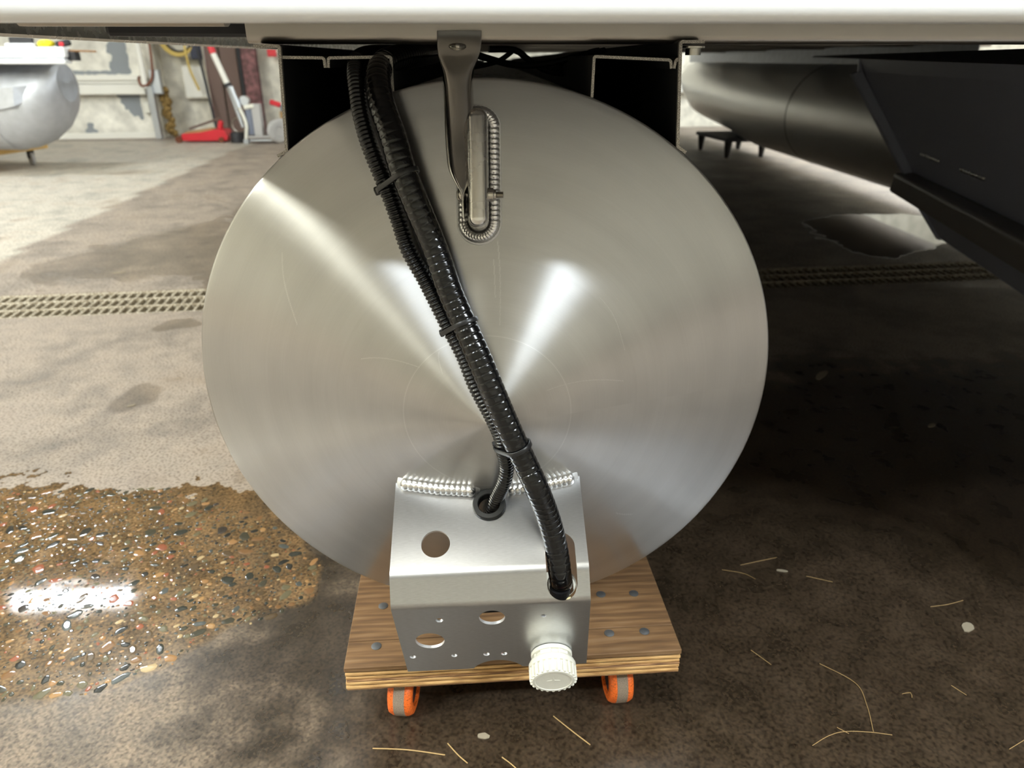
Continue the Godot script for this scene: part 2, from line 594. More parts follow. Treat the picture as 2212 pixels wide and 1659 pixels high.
			bump[k] = clampi(int(bu * 255), 0, 255)
	var m := StandardMaterial3D.new()
	m.albedo_texture = ImageTexture.create_from_image(Image.create_from_data(w, h, false, Image.FORMAT_RGB8, col))
	m.roughness = 1.0
	m.roughness_texture = ImageTexture.create_from_image(Image.create_from_data(w, h, false, Image.FORMAT_L8, rough))
	m.heightmap_enabled = true
	m.heightmap_texture = ImageTexture.create_from_image(Image.create_from_data(w, h, false, Image.FORMAT_L8, bump))
	m.heightmap_scale = 0.012
	m.metallic_specular = 0.6
	# fine sand grain, repeated
	m.detail_enabled = true
	m.detail_uv_layer = BaseMaterial3D.DETAIL_UV_2
	m.detail_blend_mode = BaseMaterial3D.BLEND_MODE_MUL
	m.detail_albedo = M.grain
	return m

func slab(poly: PackedVector2Array, org: Vector2, size: Vector2, grain: float) -> ArrayMesh:
	# floor slab: top at y 0 with two sets of coordinates, sides and bottom below
	var v := PackedVector3Array()
	var n := PackedVector3Array()
	var u := PackedVector2Array()
	var u2 := PackedVector2Array()
	var ix := Geometry2D.triangulate_polygon(poly)
	for top in [true, false]:
		for i in range(0, ix.size(), 3):
			var t := [poly[ix[i]], poly[ix[i + 1]], poly[ix[i + 2]]]
			var g: float = (t[1] - t[0]).cross(t[2] - t[0])
			if (g < 0.0) == top:
				t = [t[0], t[2], t[1]]
			for p in t:
				v.append(Vector3(p.x, 0.0 if top else -0.2, p.y))
				n.append(Vector3.UP if top else Vector3.DOWN)
				u.append((p - org) / size)
				u2.append(p * grain)
	for i in poly.size():
		var a := poly[i]
		var b := poly[(i + 1) % poly.size()]
		var d := (b - a).normalized()
		var nn := Vector3(d.y, 0, -d.x)
		if Geometry2D.is_point_in_polygon((a + b) / 2 + Vector2(nn.x, nn.z) * 0.001, poly):
			nn = -nn
		var q := [Vector3(a.x, 0, a.y), Vector3(b.x, 0, b.y), Vector3(b.x, -0.2, b.y), Vector3(a.x, -0.2, a.y)]
		if (q[1] - q[0]).cross(q[2] - q[0]).dot(nn) > 0.0:
			q = [q[0], q[3], q[2], q[1]]
		for k in [0, 1, 2, 0, 2, 3]:
			v.append(q[k])
			n.append(nn)
			u.append((Vector2(q[k].x, q[k].z) - org) / size)
			u2.append(Vector2(q[k].x, q[k].z) * grain)
	var arr := []
	arr.resize(Mesh.ARRAY_MAX)
	arr[Mesh.ARRAY_VERTEX] = v
	arr[Mesh.ARRAY_NORMAL] = n
	arr[Mesh.ARRAY_TEX_UV] = u
	arr[Mesh.ARRAY_TEX_UV2] = u2
	var m := ArrayMesh.new()
	m.add_surface_from_arrays(Mesh.PRIMITIVE_TRIANGLES, arr)
	return m

# ------------------------------------------------------------------ scene
const PY := 1.3            # the boat's turn about y
var PT := Transform3D(Basis(Vector3.UP, deg_to_rad(1.3)), Vector3(-0.0271, 0.4324, -0.7327))   # middle of the port tube's rear rim
var DK := Transform3D(Basis(Vector3.UP, deg_to_rad(1.3)), Vector3.ZERO)
const S := 1.0367
var BX := Transform3D(Basis(Vector3.UP, deg_to_rad(1.05)) * Basis(Vector3.BACK, deg_to_rad(2.476)), EYE + (Vector3(-0.0214, 0.27, -0.6) - EYE) * 1.0367)
var ROOM := Transform3D(Basis(Vector3.UP, deg_to_rad(10.0)), Vector3(-3.9, 0, -8.1))
const R := 0.3175

func _ready() -> void:
	# camera
	var cam := Camera3D.new()
	cam.name = "camera"
	var attr := CameraAttributesPhysical.new()
	attr.frustum_focal_length = 32.365
	attr.frustum_focus_distance = 0.72
	attr.exposure_aperture = 9.0
	attr.frustum_near = 0.02
	attr.frustum_far = 100.0
	cam.attributes = attr
	cam.fov = 56.8
	cam.near = 0.02
	cam.far = 100.0
	cam.position = EYE
	cam.rotation_degrees = Vector3(-24.5, 0, 0)
	add_child(cam)
	cam.current = true
	# surroundings and exposure
	var we := WorldEnvironment.new()
	we.name = "surroundings"
	var e := Environment.new()
	e.background_mode = Environment.BG_COLOR
	e.background_color = Color.BLACK
	e.tonemap_mode = Environment.TONE_MAPPER_LINEAR
	e.tonemap_exposure = 1.17
	e.sdfgi_enabled = true
	e.ssao_enabled = true
	e.ssil_enabled = true
	we.environment = e
	add_child(we)
	make_materials()
	M.grain = ntex(0.11, 61, [[0.15, Color(0.72, 0.7, 0.68)], [0.5, Color(1, 1, 1)], [0.85, Color(1, 1, 1)]], 512, 2)
	lamps()
	room()
	ground()
	pontoon()
	deck()
	strut()
	hoses()
	vent_cap()
	dolly()
	motor_pod()
	starboard()
	neighbour()
	back_corner()
	litter()

# ---- lamps
func lamps() -> void:
	# [x, z, turn, energy, colour, length]
	var white := Color(0.93, 0.97, 1.0)
	var list := [
		[-3.53, -4.48, 4.0, 5.0, white, 0.86, "over the neighbouring boat's nose"],
		[-5.05, 0.28, 80.0, 30.0, Color(0.99, 0.99, 0.92), 2.4, "far out to the left"],
		[-2.7, 1.64, 10.0, 11.0, white, 1.2, "behind and left of the stern"],
		[2.94, 1.41, 10.0, 19.0, white, 1.8, "behind and right of the stern"],
		[-0.5, 0.55, 100.0, 2.4, Color(0.99, 0.99, 0.93), 1.8, "straight above the viewer"],
		[-4.6, -1.9, 10.0, 8.0, white, 1.2, "over the floor left of the drain"],
		[5.2, -3.4, 10.0, 30.0, white, 2.4, "right of the boat, over the drain"],
		[4.2, -7.3, 10.0, 15.0, white, 2.4, "right of the boat, by the back wall"],
	]
	for a in list:
		var t := thing("ceiling_light", "white fluorescent strip light under the ceiling, " + a[6], "light", at(a[0], 3.2, a[1], a[2]), "strip lights under the ceiling")
		var len: float = a[5]
		obj("housing", bx(Vector3(0, 0.04, 0), Vector3(len + 0.06, 0.03, 0.2), 0.008), M.offwhite, t)
		for s in [-len * 0.4, len * 0.4]:
			obj("hanger", rod(Vector3(s, 0.05, 0), Vector3(s, 1.0, 0), 0.006, 8), M.galv, t)
		for s in [-0.05, 0.05]:
			var mb := MB.new()
			mb.sweep(PackedVector3Array([Vector3(-len / 2, 0.0, s), Vector3(len / 2, 0.0, s)]), func(_i): return 0.016, 12)
			obj("tube", mb, M.tube_glow, t)
		for up in [false, true]:
			# one lamp shines down; the upward one is added to brighten the ceiling
			var l := AreaLight3D.new()
			l.name = numbered(t, "lamp")
			l.area_size = Vector2(len, 0.11)
			l.light_color = a[4]
			l.light_energy = a[3] * ((0.35 if a[0] == -0.5 else 0.9) if up else 1.0)
			l.light_size = 0.2
			l.shadow_enabled = true
			l.rotation_degrees = Vector3(90 if up else -90, 0, 0)
			l.position = Vector3(0, 0.062 if up else -0.03, 0)
			t.add_child(l)

# ---- room
func room() -> void:
	# back wall left of the corner: cream paint peeled down to grey
	var wb := MB.new()
	wb.box(at(-2.65, 2.1, -0.1), Vector3(5.6, 4.2, 0.2))
	var w := struct("wall_back", wb, M.cream, ROOM)
	var face := MB.new()
	face.quad(Vector3(-2.4, 0, 0.002), Vector3(0.15, 0, 0.002), Vector3(0.15, 1.3, 0.002), Vector3(-2.4, 1.3, 0.002), Vector3.BACK, Vector2(0, 1), Vector2(1, 1), Vector2(1, 0), Vector2(0, 0))
	obj("painted_face", face, peeled(), w)
	var wr := MB.new()
	wr.box(at(5.6, 2.1, -0.45), Vector3(10.9, 4.2, 0.2))
	wr.box(at(0.05, 2.1, -0.27), Vector3(0.2, 4.2, 0.3))
	struct("wall_back_right", wr, M.cream, ROOM)
	struct("wall_left", bx(Vector3(-5.45, 2.1, 7.0), Vector3(0.2, 4.2, 15.4)), M.cream, ROOM)
	struct("wall_right", bx(Vector3(11.1, 2.1, 7.0), Vector3(0.2, 4.2, 15.4)), M.cream, ROOM)
	struct("wall_front", bx(Vector3(2.8, 2.1, 14.6), Vector3(16.6, 4.2, 0.2)), M.cream, ROOM)
	struct("ceiling", bx(Vector3(2.8, 4.3, 7.0), Vector3(16.9, 0.2, 15.6)), M.ceiling, ROOM)
	# white ledge along the back wall
	var t := MB.new()
	t.box(at(-1.4, 0.60, 0.05), Vector3(2.92, 0.05, 0.1), 0.006)
	t.box(at(-1.4, 0.56, 0.04), Vector3(2.92, 0.03, 0.08), 0.004)
	t.box(at(-1.4, 0.49, 0.055), Vector3(2.92, 0.10, 0.11), 0.008)
	struct("trim_1", t, M.offwhite, ROOM)
	var t2 := MB.new()
	t2.box(at(6.5, 0.56, -0.30), Vector3(6.0, 0.06, 0.1), 0.006)
	t2.box(at(6.5, 0.45, -0.31), Vector3(6.0, 0.09, 0.08), 0.006)
	struct("trim_2", t2, M.offwhite, ROOM)
	struct("baseboard_back", bx(Vector3(-2.4, 0.03, 0.012), Vector3(5.1, 0.06, 0.024), 0.004), M.offwhite, ROOM)

func peeled() -> StandardMaterial3D:
	var w := 640
	var h := 328
	var org := Vector2(-2.4, 0.0)
	var size := Vector2(2.55, 1.3)
	var nb := noise_bytes(w, h, 0.045, 201, 5)
	var nl := noise_bytes(w, h, 0.012, 202, 4)
	var masks := []
	for p in [[-0.85, 0.64, -0.2, 0.64, -0.2, 0.665, -0.85, 0.665], [-0.28, 0.64, -0.08, 0.64, -0.08, 0.95, -0.27, 0.93, -0.24, 0.8], [-0.26, 0.43, -0.03, 0.43, -0.03, 0.2, -0.12, 0.22, -0.2, 0.3], [-0.64, 0.06, -0.53, 0.06, -0.55, 0.17, -0.62, 0.17], [-0.68, 0.02, -0.56, 0.02, -0.57, 0.06, -0.66, 0.06]]:
		masks.append(mask_of(v2(p), org, size, w, h, 0))
	var d := PackedByteArray()
	d.resize(w * h * 3)
	for j in h:
		var y := 1.3 * (1.0 - (j + 0.5) / h)
		for i in w:
			var k := j * w + i
			var src := (h - 1 - j) * w + i
			var q := 0.0
			for mk in masks:
				q = maxf(q, mk[src] / 255.0)
			q = clampf((q + (nb[k] - 128) / 255.0 * 1.0 - 0.4) * 8.0, 0, 1)
			var l := 0.86 + (nl[k] - 128) / 255.0 * 0.22 + (nb[k] - 128) / 255.0 * 0.08
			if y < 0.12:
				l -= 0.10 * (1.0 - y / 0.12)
			var c := Color(l, l * 0.985, l * 0.94).lerp(Color(0.52, 0.54, 0.56), q)
			d[k * 3] = clampi(int(c.r * 255), 0, 255)
			d[k * 3 + 1] = clampi(int(c.g * 255), 0, 255)
			d[k * 3 + 2] = clampi(int(c.b * 255), 0, 255)
	var m := mat(Color.WHITE, 0.6)
	m.albedo_texture = ImageTexture.create_from_image(Image.create_from_data(w, h, false, Image.FORMAT_RGB8, d))
	m.texture_repeat = false
	return m

# ---- floor, drain, pebbles
func ground() -> void:
	var gk := -0.128                                    # the drain runs slightly askew
	var nz := func(x): return -2.405 + gk * x           # near edge of the drain
	var fz := func(x): return -2.672 + gk * x           # far edge
	var oa := Vector2(-2.2, -3.05)
	var sa := Vector2(4.4, 2.75)
	var near := PackedVector2Array([Vector2(-9.5, nz.call(-9.5)), Vector2(12.5, nz.call(12.5)), Vector2(12.5, -0.32), Vector2(-9.5, -0.32)])
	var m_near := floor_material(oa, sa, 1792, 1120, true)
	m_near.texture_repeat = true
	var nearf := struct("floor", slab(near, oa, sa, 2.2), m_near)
	var ob := Vector2(-6.5, -9.9)
	var sb := Vector2(11.0, 7.6)
	var far := PackedVector2Array([Vector2(-9.5, -12.5), Vector2(12.5, -12.5), Vector2(12.5, fz.call(12.5)), Vector2(-9.5, fz.call(-9.5))])
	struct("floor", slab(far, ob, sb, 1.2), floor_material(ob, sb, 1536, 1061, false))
	var back := PackedVector2Array([Vector2(-9.5, -0.32), Vector2(12.5, -0.32), Vector2(12.5, 9.5), Vector2(-9.5, 9.5)])
	var mb0 := tri_map(mat(rgb(142, 130, 116), 0.5), Vector3(0.6, 0.6, 0.6))
	mb0.albedo_texture = M.blot
	struct("floor", slab(back, ob, sb, 1.2), mb0)
	# trench under the drain
	var tr := MB.new()
	var yaw := rad_to_deg(atan(0.128))
	var mid := at(0, 0, -2.5385, yaw)
	tr.box(mid * at(0, -0.19, 0), Vector3(23, 0.03, 0.30))
	for s in [-1.0, 1.0]:
		tr.box(mid * at(0, -0.10, s * 0.136), Vector3(23, 0.17, 0.006))
	struct("floor_trench", tr, M.dark_iron)
	# cast grate: long rails with slanting bars between
	var g := thing("drain_grate", "rusty grey slotted drain grate set across the concrete floor", "grate", mid)
	for z in [-0.126, -0.043, 0.043, 0.126]:
		obj("rail", bx(Vector3(0, -0.014, z), Vector3(6.4, 0.026, 0.010 if absf(z) < 0.1 else 0.014), 0.003), M.iron, g)
	var bar := bx(Vector3.ZERO, Vector3(0.012, 0.022, 0.262), 0.003).mesh()
	for i in 150:
		var x := -2.35 + i * 0.0305
		if x > -0.7 and x < 0.55:
			continue
		obj("bar", bar, M.iron, g, at(x, -0.0145, 0))
	# pebbles lying bare in the worn concrete
	var rng := RandomNumberGenerator.new()
	rng.seed = 4242
	var shapes := []
	for k in 7:
		var mb := MB.new()
		var ring0 := PackedVector3Array()
		var ring1 := PackedVector3Array()
		var ring2 := PackedVector3Array()
		for i in 9:
			var a := TAU * i / 9
			var rr := 1.0 + rng.randf_range(-0.22, 0.18)
			var d := Vector3(cos(a) * rr, 0, sin(a) * rr)
			ring0.append(d + Vector3(0, -0.3, 0))
			ring1.append(d * 0.86 + Vector3(0, 0.10, 0))
			ring2.append(d * 0.45 + Vector3(0, 0.16, 0))
		mb.loft([ring0, ring1, ring2], true)
		shapes.append(mb.mesh())
	var tones := [rgb(46, 48, 42), rgb(40, 40, 37), rgb(62, 60, 48), rgb(84, 68, 48), rgb(120, 88, 56), rgb(138, 80, 56), rgb(158, 122, 80), rgb(98, 92, 70), rgb(176, 154, 116), rgb(74, 78, 76), rgb(150, 112, 72), rgb(54, 48, 44)]
	var mats := []
	for c in tones:
		var m := mat(c, 0.07)
		m.metallic_specular = 0.6
		mats.append(m)
	var zone := PackedVector2Array(v2([-1.3, -1.15, -1.08, -1.175, -0.9, -1.185, -0.68, -1.185, -0.46, -1.09, -0.32, -0.95, -0.31, -0.88, -0.37, -0.82, -0.44, -0.80, -0.47, -0.74, -0.56, -0.685, -0.69, -0.67, -1.3, -0.64]))
	var taken: Array[Vector3] = []
	var stones := []
	for i in 17000:
		var p := Vector2(rng.randf_range(-1.3, -0.3), rng.randf_range(-1.33, -0.64))
		if not Geometry2D.is_point_in_polygon(p, zone):
			continue
		var r := 0.0020 + 0.0100 * pow(rng.randf(), 2.4)
		var free := true
		for q in taken:
			if absf(q.x - p.x) < 0.02 and Vector2(q.x, q.y).distance_to(p) < (q.z + r) * 0.92:
				free = false
				break
		if not free:
			continue
		taken.append(Vector3(p.x, p.y, r))
		stones.append({"p": p, "r": r, "a": rng.randf_range(0, TAU), "s": rng.randf_range(0.55, 0.9), "k": rng.randi() % 7, "m": rng.randi() % tones.size() if rng.randf() < 0.66 else [0, 1, 2, 3, 4, 7][rng.randi() % 6]})
	stones.sort_custom(func(x, y): return x.r / (0.2 - x.p.y) > y.r / (0.2 - y.p.y))
	var rest := []
	for i in stones.size():
		var s: Dictionary = stones[i]
		var b := Basis(Vector3.UP, s.a) * Basis.from_scale(Vector3(s.r * 1.25, minf(s.r * 0.28, 0.0014), s.r * s.s * 1.1))
		var xf := Transform3D(b, Vector3(s.p.x, 0.0, s.p.y))
		if i < 290:
			obj("pebble", shapes[s.k], mats[s.m], nearf, xf)
		else:
			rest.append([xf, tones[s.m]])
	var mm := MultiMesh.new()
	mm.transform_format = MultiMesh.TRANSFORM_3D
	mm.use_colors = true
	mm.mesh = shapes[0]
	mm.instance_count = rest.size()
	for i in rest.size():
		mm.set_instance_transform(i, rest[i][0])
		mm.set_instance_color(i, rest[i][1].srgb_to_linear())
	var mi := MultiMeshInstance3D.new()
	mi.name = "small_pebbles"
	mi.multimesh = mm
	var mp := mat(Color.WHITE, 0.07)
	mp.vertex_color_use_as_albedo = true
	mi.material_override = mp
	mi.set_meta("kind", "stuff")
	nearf.add_child(mi)

# ---- the port pontoon with its welded-on pieces
func cap_z(r: float) -> float:
	var t := maxf(0.086 - r, 0.0)                       # blunt towards the middle
	return 0.339 * (R - r) - 0.92 * t * t

func on_cap(x: float, y: float, out := 0.0) -> Transform3D:
	# a frame on the end cap: z out of the metal, y up the slope
	var r := Vector2(x, y).length()
	var rad := Vector3(x, y, 0) / maxf(r, 1e-5)
	var nn := (Vector3.BACK + rad * 0.339).normalized() if r > 0.05 else Vector3.BACK
	var xx := Vector3.UP.cross(nn).normalized()
	return Transform3D(Basis(xx, nn.cross(xx), nn), Vector3(x, y, cap_z(r)) + nn * out)

func bead(pts: Array, width: float, step: float) -> MB:
	# weld bead: overlapping flattened drops along frames (z out)
	var mb := MB.new()
	for i in pts.size() - 1:
		var a: Transform3D = pts[i]
		var b: Transform3D = pts[i + 1]
		var n := maxi(1, int(round(a.origin.distance_to(b.origin) / step)))
		for k in n + (1 if i == pts.size() - 2 else 0):
			var f := float(k) / n
			var o := a.origin.lerp(b.origin, f)
			var dir := (b.origin - a.origin).normalized()
			var out := a.basis.z.lerp(b.basis.z, f).normalized()
			var side := out.cross(dir).normalized()
			out = dir.cross(side).normalized()
			# each drop leans on the one before it, so that its front edge stands proud
			var lean := (out * 0.97 + dir * 0.24).normalized()
			var d2 := side.cross(lean).normalized()
			mb.blob(Transform3D(Basis(d2 * step * 1.05, side * width * 0.5, lean * width * 0.27), o), 14, 7)
	return mb

func pontoon() -> void:
	var p := thing("pontoon", "large brushed aluminium pontoon tube with spun conical end cap, resting on the plywood dolly", "pontoon", PT)
	# tube wall
	var mb := MB.new()
	mb.lathe([Vector2(R - 0.002, -7.6), Vector2(R, -7.598), Vector2(R, -0.003)], 160, Transform3D(Basis(Vector3.RIGHT, PI / 2), Vector3.ZERO))
	obj("tube", mb, M.alu, p)
	# end cap, lathe marks run round it: u = radius, v = angle
	var cap := MB.new()
	var prof := []
	for i in 14:
		prof.append([0.091 * i / 13.0, cap_z(0.091 * i / 13.0)])
	for i in 30:
		var r := lerpf(0.094, R - 0.0025, i / 29.0)
		prof.append([r, cap_z(r)])
	prof.append_array([[R - 0.0012, -0.0002], [R - 0.0003, -0.0012], [R, -0.003]])
	var segs := 200
	var nrm := []
	for i in prof.size():
		var a: Array = prof[maxi(i - 1, 0)]
		var b: Array = prof[mini(i + 1, prof.size() - 1)]
		nrm.append(Vector2(a[1] - b[1], b[0] - a[0]).normalized())
	for i in prof.size() - 1:
		for k in segs:
			var a0 := TAU * k / segs
			var a1 := TAU * (k + 1) / segs
			var q := []
			var nn := []
			var uu := []
			for c in [[i, a0], [i, a1], [i + 1, a1], [i + 1, a0]]:
				var d := Vector3(cos(c[1]), sin(c[1]), 0)
				q.append(d * prof[c[0]][0] + Vector3.BACK * prof[c[0]][1])
				nn.append((d * nrm[c[0]].x + Vector3.BACK * nrm[c[0]].y).normalized())
				uu.append(Vector2(prof[c[0]][0] / R, c[1] / TAU))
			cap.tri(q[0], q[1], q[2], nn[0], nn[1], nn[2], uu[0], uu[1], uu[2])
			cap.tri(q[0], q[2], q[3], nn[0], nn[2], nn[3], uu[0], uu[2], uu[3])
	obj("end_cap", cap, M.spun, p)
	# sheet risers that carry the deck: black inside, raw cut edges to the rear
	var runs := [
		[[-0.213, 0.3446], [-0.1905, 0.3446], [-0.1893, 0.3434], [-0.1945, 0.2515], [-0.204, 0.2465]],
		[[0.208, 0.3485], [0.1868, 0.3485], [0.1855, 0.347], [0.1917, 0.2546], [0.2005, 0.2490]],
		[[0.1045, 0.300], [0.105, 0.3349], [0.1062, 0.3359], [0.1765, 0.3330], [0.1782, 0.3315], [0.1792, 0.3255]],
		[[0.1818, 0.3255], [0.1826, 0.3315], [0.1840, 0.3335], [0.1868, 0.3340]],
		[[-0.0871, 0.3000], [-0.0867, 0.3345], [-0.0880, 0.3356], [-0.1440, 0.3347], [-0.1456, 0.3335], [-0.1462, 0.3262]],
		[[-0.1490, 0.3262], [-0.1494, 0.3335], [-0.1510, 0.3347], [-0.1890, 0.3352]],
	]
	for i in runs.size():
		var pts := PackedVector2Array()
		for q in runs[i]:
			pts.append(Vector2(q[0], q[1]))
		var th := 0.0029 if i < 2 else 0.0026
		var poly := ribbon(pts, th)
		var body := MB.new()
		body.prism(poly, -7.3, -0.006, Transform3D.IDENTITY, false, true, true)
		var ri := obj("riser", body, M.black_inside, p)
		var edge := MB.new()
		edge.prism(poly, -0.0062, -0.0015 if i < 2 else -0.004, Transform3D.IDENTITY, true, false)
		obj("cut_edge", edge, M.cut, ri)
	# pressed bracket for the deck strut, welded on above the middle
	var bxf := on_cap(-0.0055, 0.232)
	var stad := func(rx: float, len: float, z: float) -> PackedVector3Array:
		var ring := PackedVector3Array()
		for k in 32:
			var a := TAU * k / 32
			ring.append(Vector3(cos(a) * rx, sin(a) * rx + (len if sin(a) > 0 else -len), z))
		return ring
	var br := MB.new()
	br.loft([stad.call(0.0098, 0.044, -0.004), stad.call(0.0098, 0.044, 0.031), stad.call(0.0094, 0.044, 0.0345), stad.call(0.0082, 0.044, 0.0378), stad.call(0.0062, 0.044, 0.0400), stad.call(0.0035, 0.044, 0.0411), stad.call(0.0008, 0.044, 0.0414)])
	var bracket := obj("strut_bracket", br, M.mill, p, bxf)
	var halo := MB.new()
	halo.loft([stad.call(0.0222, 0.044, -0.002), stad.call(0.0222, 0.044, 0.0004), stad.call(0.0212, 0.044, 0.0008)])
	obj("weld_halo", halo, M.etch, bracket)
	var wp := []
	for q in stad.call(0.0148, 0.044, 0.002):
		wp.append(Transform3D(Basis.IDENTITY, q))
	wp.append(wp[0])
	obj("weld_bead", bead(wp, 0.0118, 0.0048), M.weld, bracket)
	sensor_box(p)

func sensor_box(p: Node3D) -> void:
	# bent sheet with punched holes
	var outline := [[-0.0560, 0.0932], [0.0427, 0.0398], [0.0575, 0.0115], [0.0203, -0.111]]
	var pts := PackedVector2Array()
	for i in outline.size():
		var q := Vector2(outline[i][0], outline[i][1]) * S
		if i == 0 or i == outline.size() - 1:
			pts.append(q)
			continue
		var a := (Vector2(outline[i - 1][0], outline[i - 1][1]) * S - q).normalized()
		var b := (Vector2(outline[i + 1][0], outline[i + 1][1]) * S - q).normalized()
		var t := 0.0052
		for k in 9:
			var f := k / 8.0
			pts.append((q + a * t).lerp(q, f).lerp(q.lerp(q + b * t, f), f))
	var th := 0.0032
	var inner := PackedVector2Array()
	for i in pts.size():
		var d := (pts[mini(i + 1, pts.size() - 1)] - pts[maxi(i - 1, 0)]).normalized()
		inner.append(pts[i] + Vector2(d.y, -d.x) * -1.0 * -th)
	var poly := pts.duplicate()
	for i in inner.size():
		poly.append(inner[inner.size() - 1 - i])
	var w := 0.196 * S
	var c := CSGCombiner3D.new()
	c.name = "sensor_box"
	c.transform = PT.affine_inverse() * BX
	var sheet := CSGPolygon3D.new()
	sheet.name = "sheet"
	sheet.polygon = poly
	sheet.mode = CSGPolygon3D.MODE_DEPTH
	sheet.depth = w
	sheet.transform = Transform3D(Basis(Vector3(0, 0, 1), Vector3(0, 1, 0), Vector3(-1, 0, 0)), Vector3(-w / 2, 0, 0))
	sheet.material = M.sheet
	c.add_child(sheet)
	var nt := Vector3(0, 0.88, 0.475).normalized()
	var nf := Vector3(0, -0.29, 0.957).normalized()
	var hole := func(pos: Vector3, nn: Vector3, r: float, deep := 0.03) -> void:
		var cy := CSGCylinder3D.new()
		cy.name = "hole_%d" % c.get_child_count()
		cy.operation = CSGShape3D.OPERATION_SUBTRACTION
		cy.radius = r * S
		cy.height = deep
		cy.sides = 40 if r > 0.006 else 20
		cy.smooth_faces = true
		cy.material = M.cut_hole
		var xx := Vector3.RIGHT
		cy.transform = Transform3D(Basis(xx, nn, xx.cross(nn)), pos * S)
		c.add_child(cy)
	M.cut_hole = mat(rgb(235, 235, 235), 0.5, 0.9)
	hole.call(Vector3(0.0013, 0.0736, -0.0199), nt, 0.0135)
	hole.call(Vector3(-0.0535, 0.0545, 0.0154), nt, 0.0146)
	for h in [[-0.0529, -0.013, 0.0501, 0.0038], [0.0, -0.0126, 0.0502, 0.0130], [0.052, -0.0134, 0.0499, 0.0028], [-0.0666, -0.0503, 0.0388, 0.0150], [-0.0885, -0.0806, 0.0295, 0.0033], [-0.0443, -0.0817, 0.0292, 0.0032], [-0.0099, -0.0819, 0.0291, 0.0034], [0.0089, -0.0824, 0.0289, 0.0034], [0.001, -0.1240, 0.0165, 0.0302], [0.0593, -0.0850, 0.0275, 0.0160]]:
		hole.call(Vector3(h[0], h[1], h[2]), nf, h[3])
	var slot := CSGPolygon3D.new()
	slot.name = "slot"
	slot.operation = CSGShape3D.OPERATION_SUBTRACTION
	var cap := PackedVector2Array()
	for k in 40:
		var a := TAU * k / 40
		cap.append(Vector2(cos(a) * 0.0151 * S, sin(a) * 0.0151 * S + (0.0193 * S if sin(a) > 0 else -0.0168 * S)))
	slot.polygon = cap
	slot.depth = 0.06
	var na := Vector3(0, 0.70, 0.714).normalized()
	slot.transform = Transform3D(Basis(Vector3.RIGHT, na.cross(Vector3.RIGHT), na), Vector3(0.0710 * S, 0, 0) + na * (0.05 * S + 0.03))
	slot.material = M.cut_hole
	c.add_child(slot)
	p.add_child(c)
	var base := PT.affine_inverse() * BX
	# welds between box and cap
	for seg in [[[-0.0905, -0.0895], [-0.055, -0.0905], [-0.0195, -0.0905]], [[0.026, -0.0900], [0.055, -0.0885], [0.0880, -0.0845]]]:
		var fr := []
		var hf := []
		for q in seg:
			var f := on_cap(q[0], q[1], 0.0028)
			var out := (f.basis.z + Vector3(0, 0.45, 0.1)).normalized()
			fr.append(Transform3D(Basis(Vector3.RIGHT, out.cross(Vector3.RIGHT), out), f.origin + Vector3(0, 0.0, 0.001)))
			hf.append(Transform3D(Basis(Vector3.RIGHT, out.cross(Vector3.RIGHT), out), f.origin - out * 0.0028))
		var wb := obj("weld_bead", bead(fr, 0.0150, 0.0058), M.weld, c, base.affine_inverse())
		var hl := MB.new()
		for i in hf.size() - 1:
			for k in 9:
				var f := k / 8.0
				var t: Transform3D = hf[i].interpolate_with(hf[i + 1], f)
				hl.blob(t * Transform3D(Basis.from_scale(Vector3(0.0105, 0.0155, 0.0018)), Vector3.ZERO), 16, 6)
		obj("weld_halo", hl, M.etch, c, base.affine_inverse())

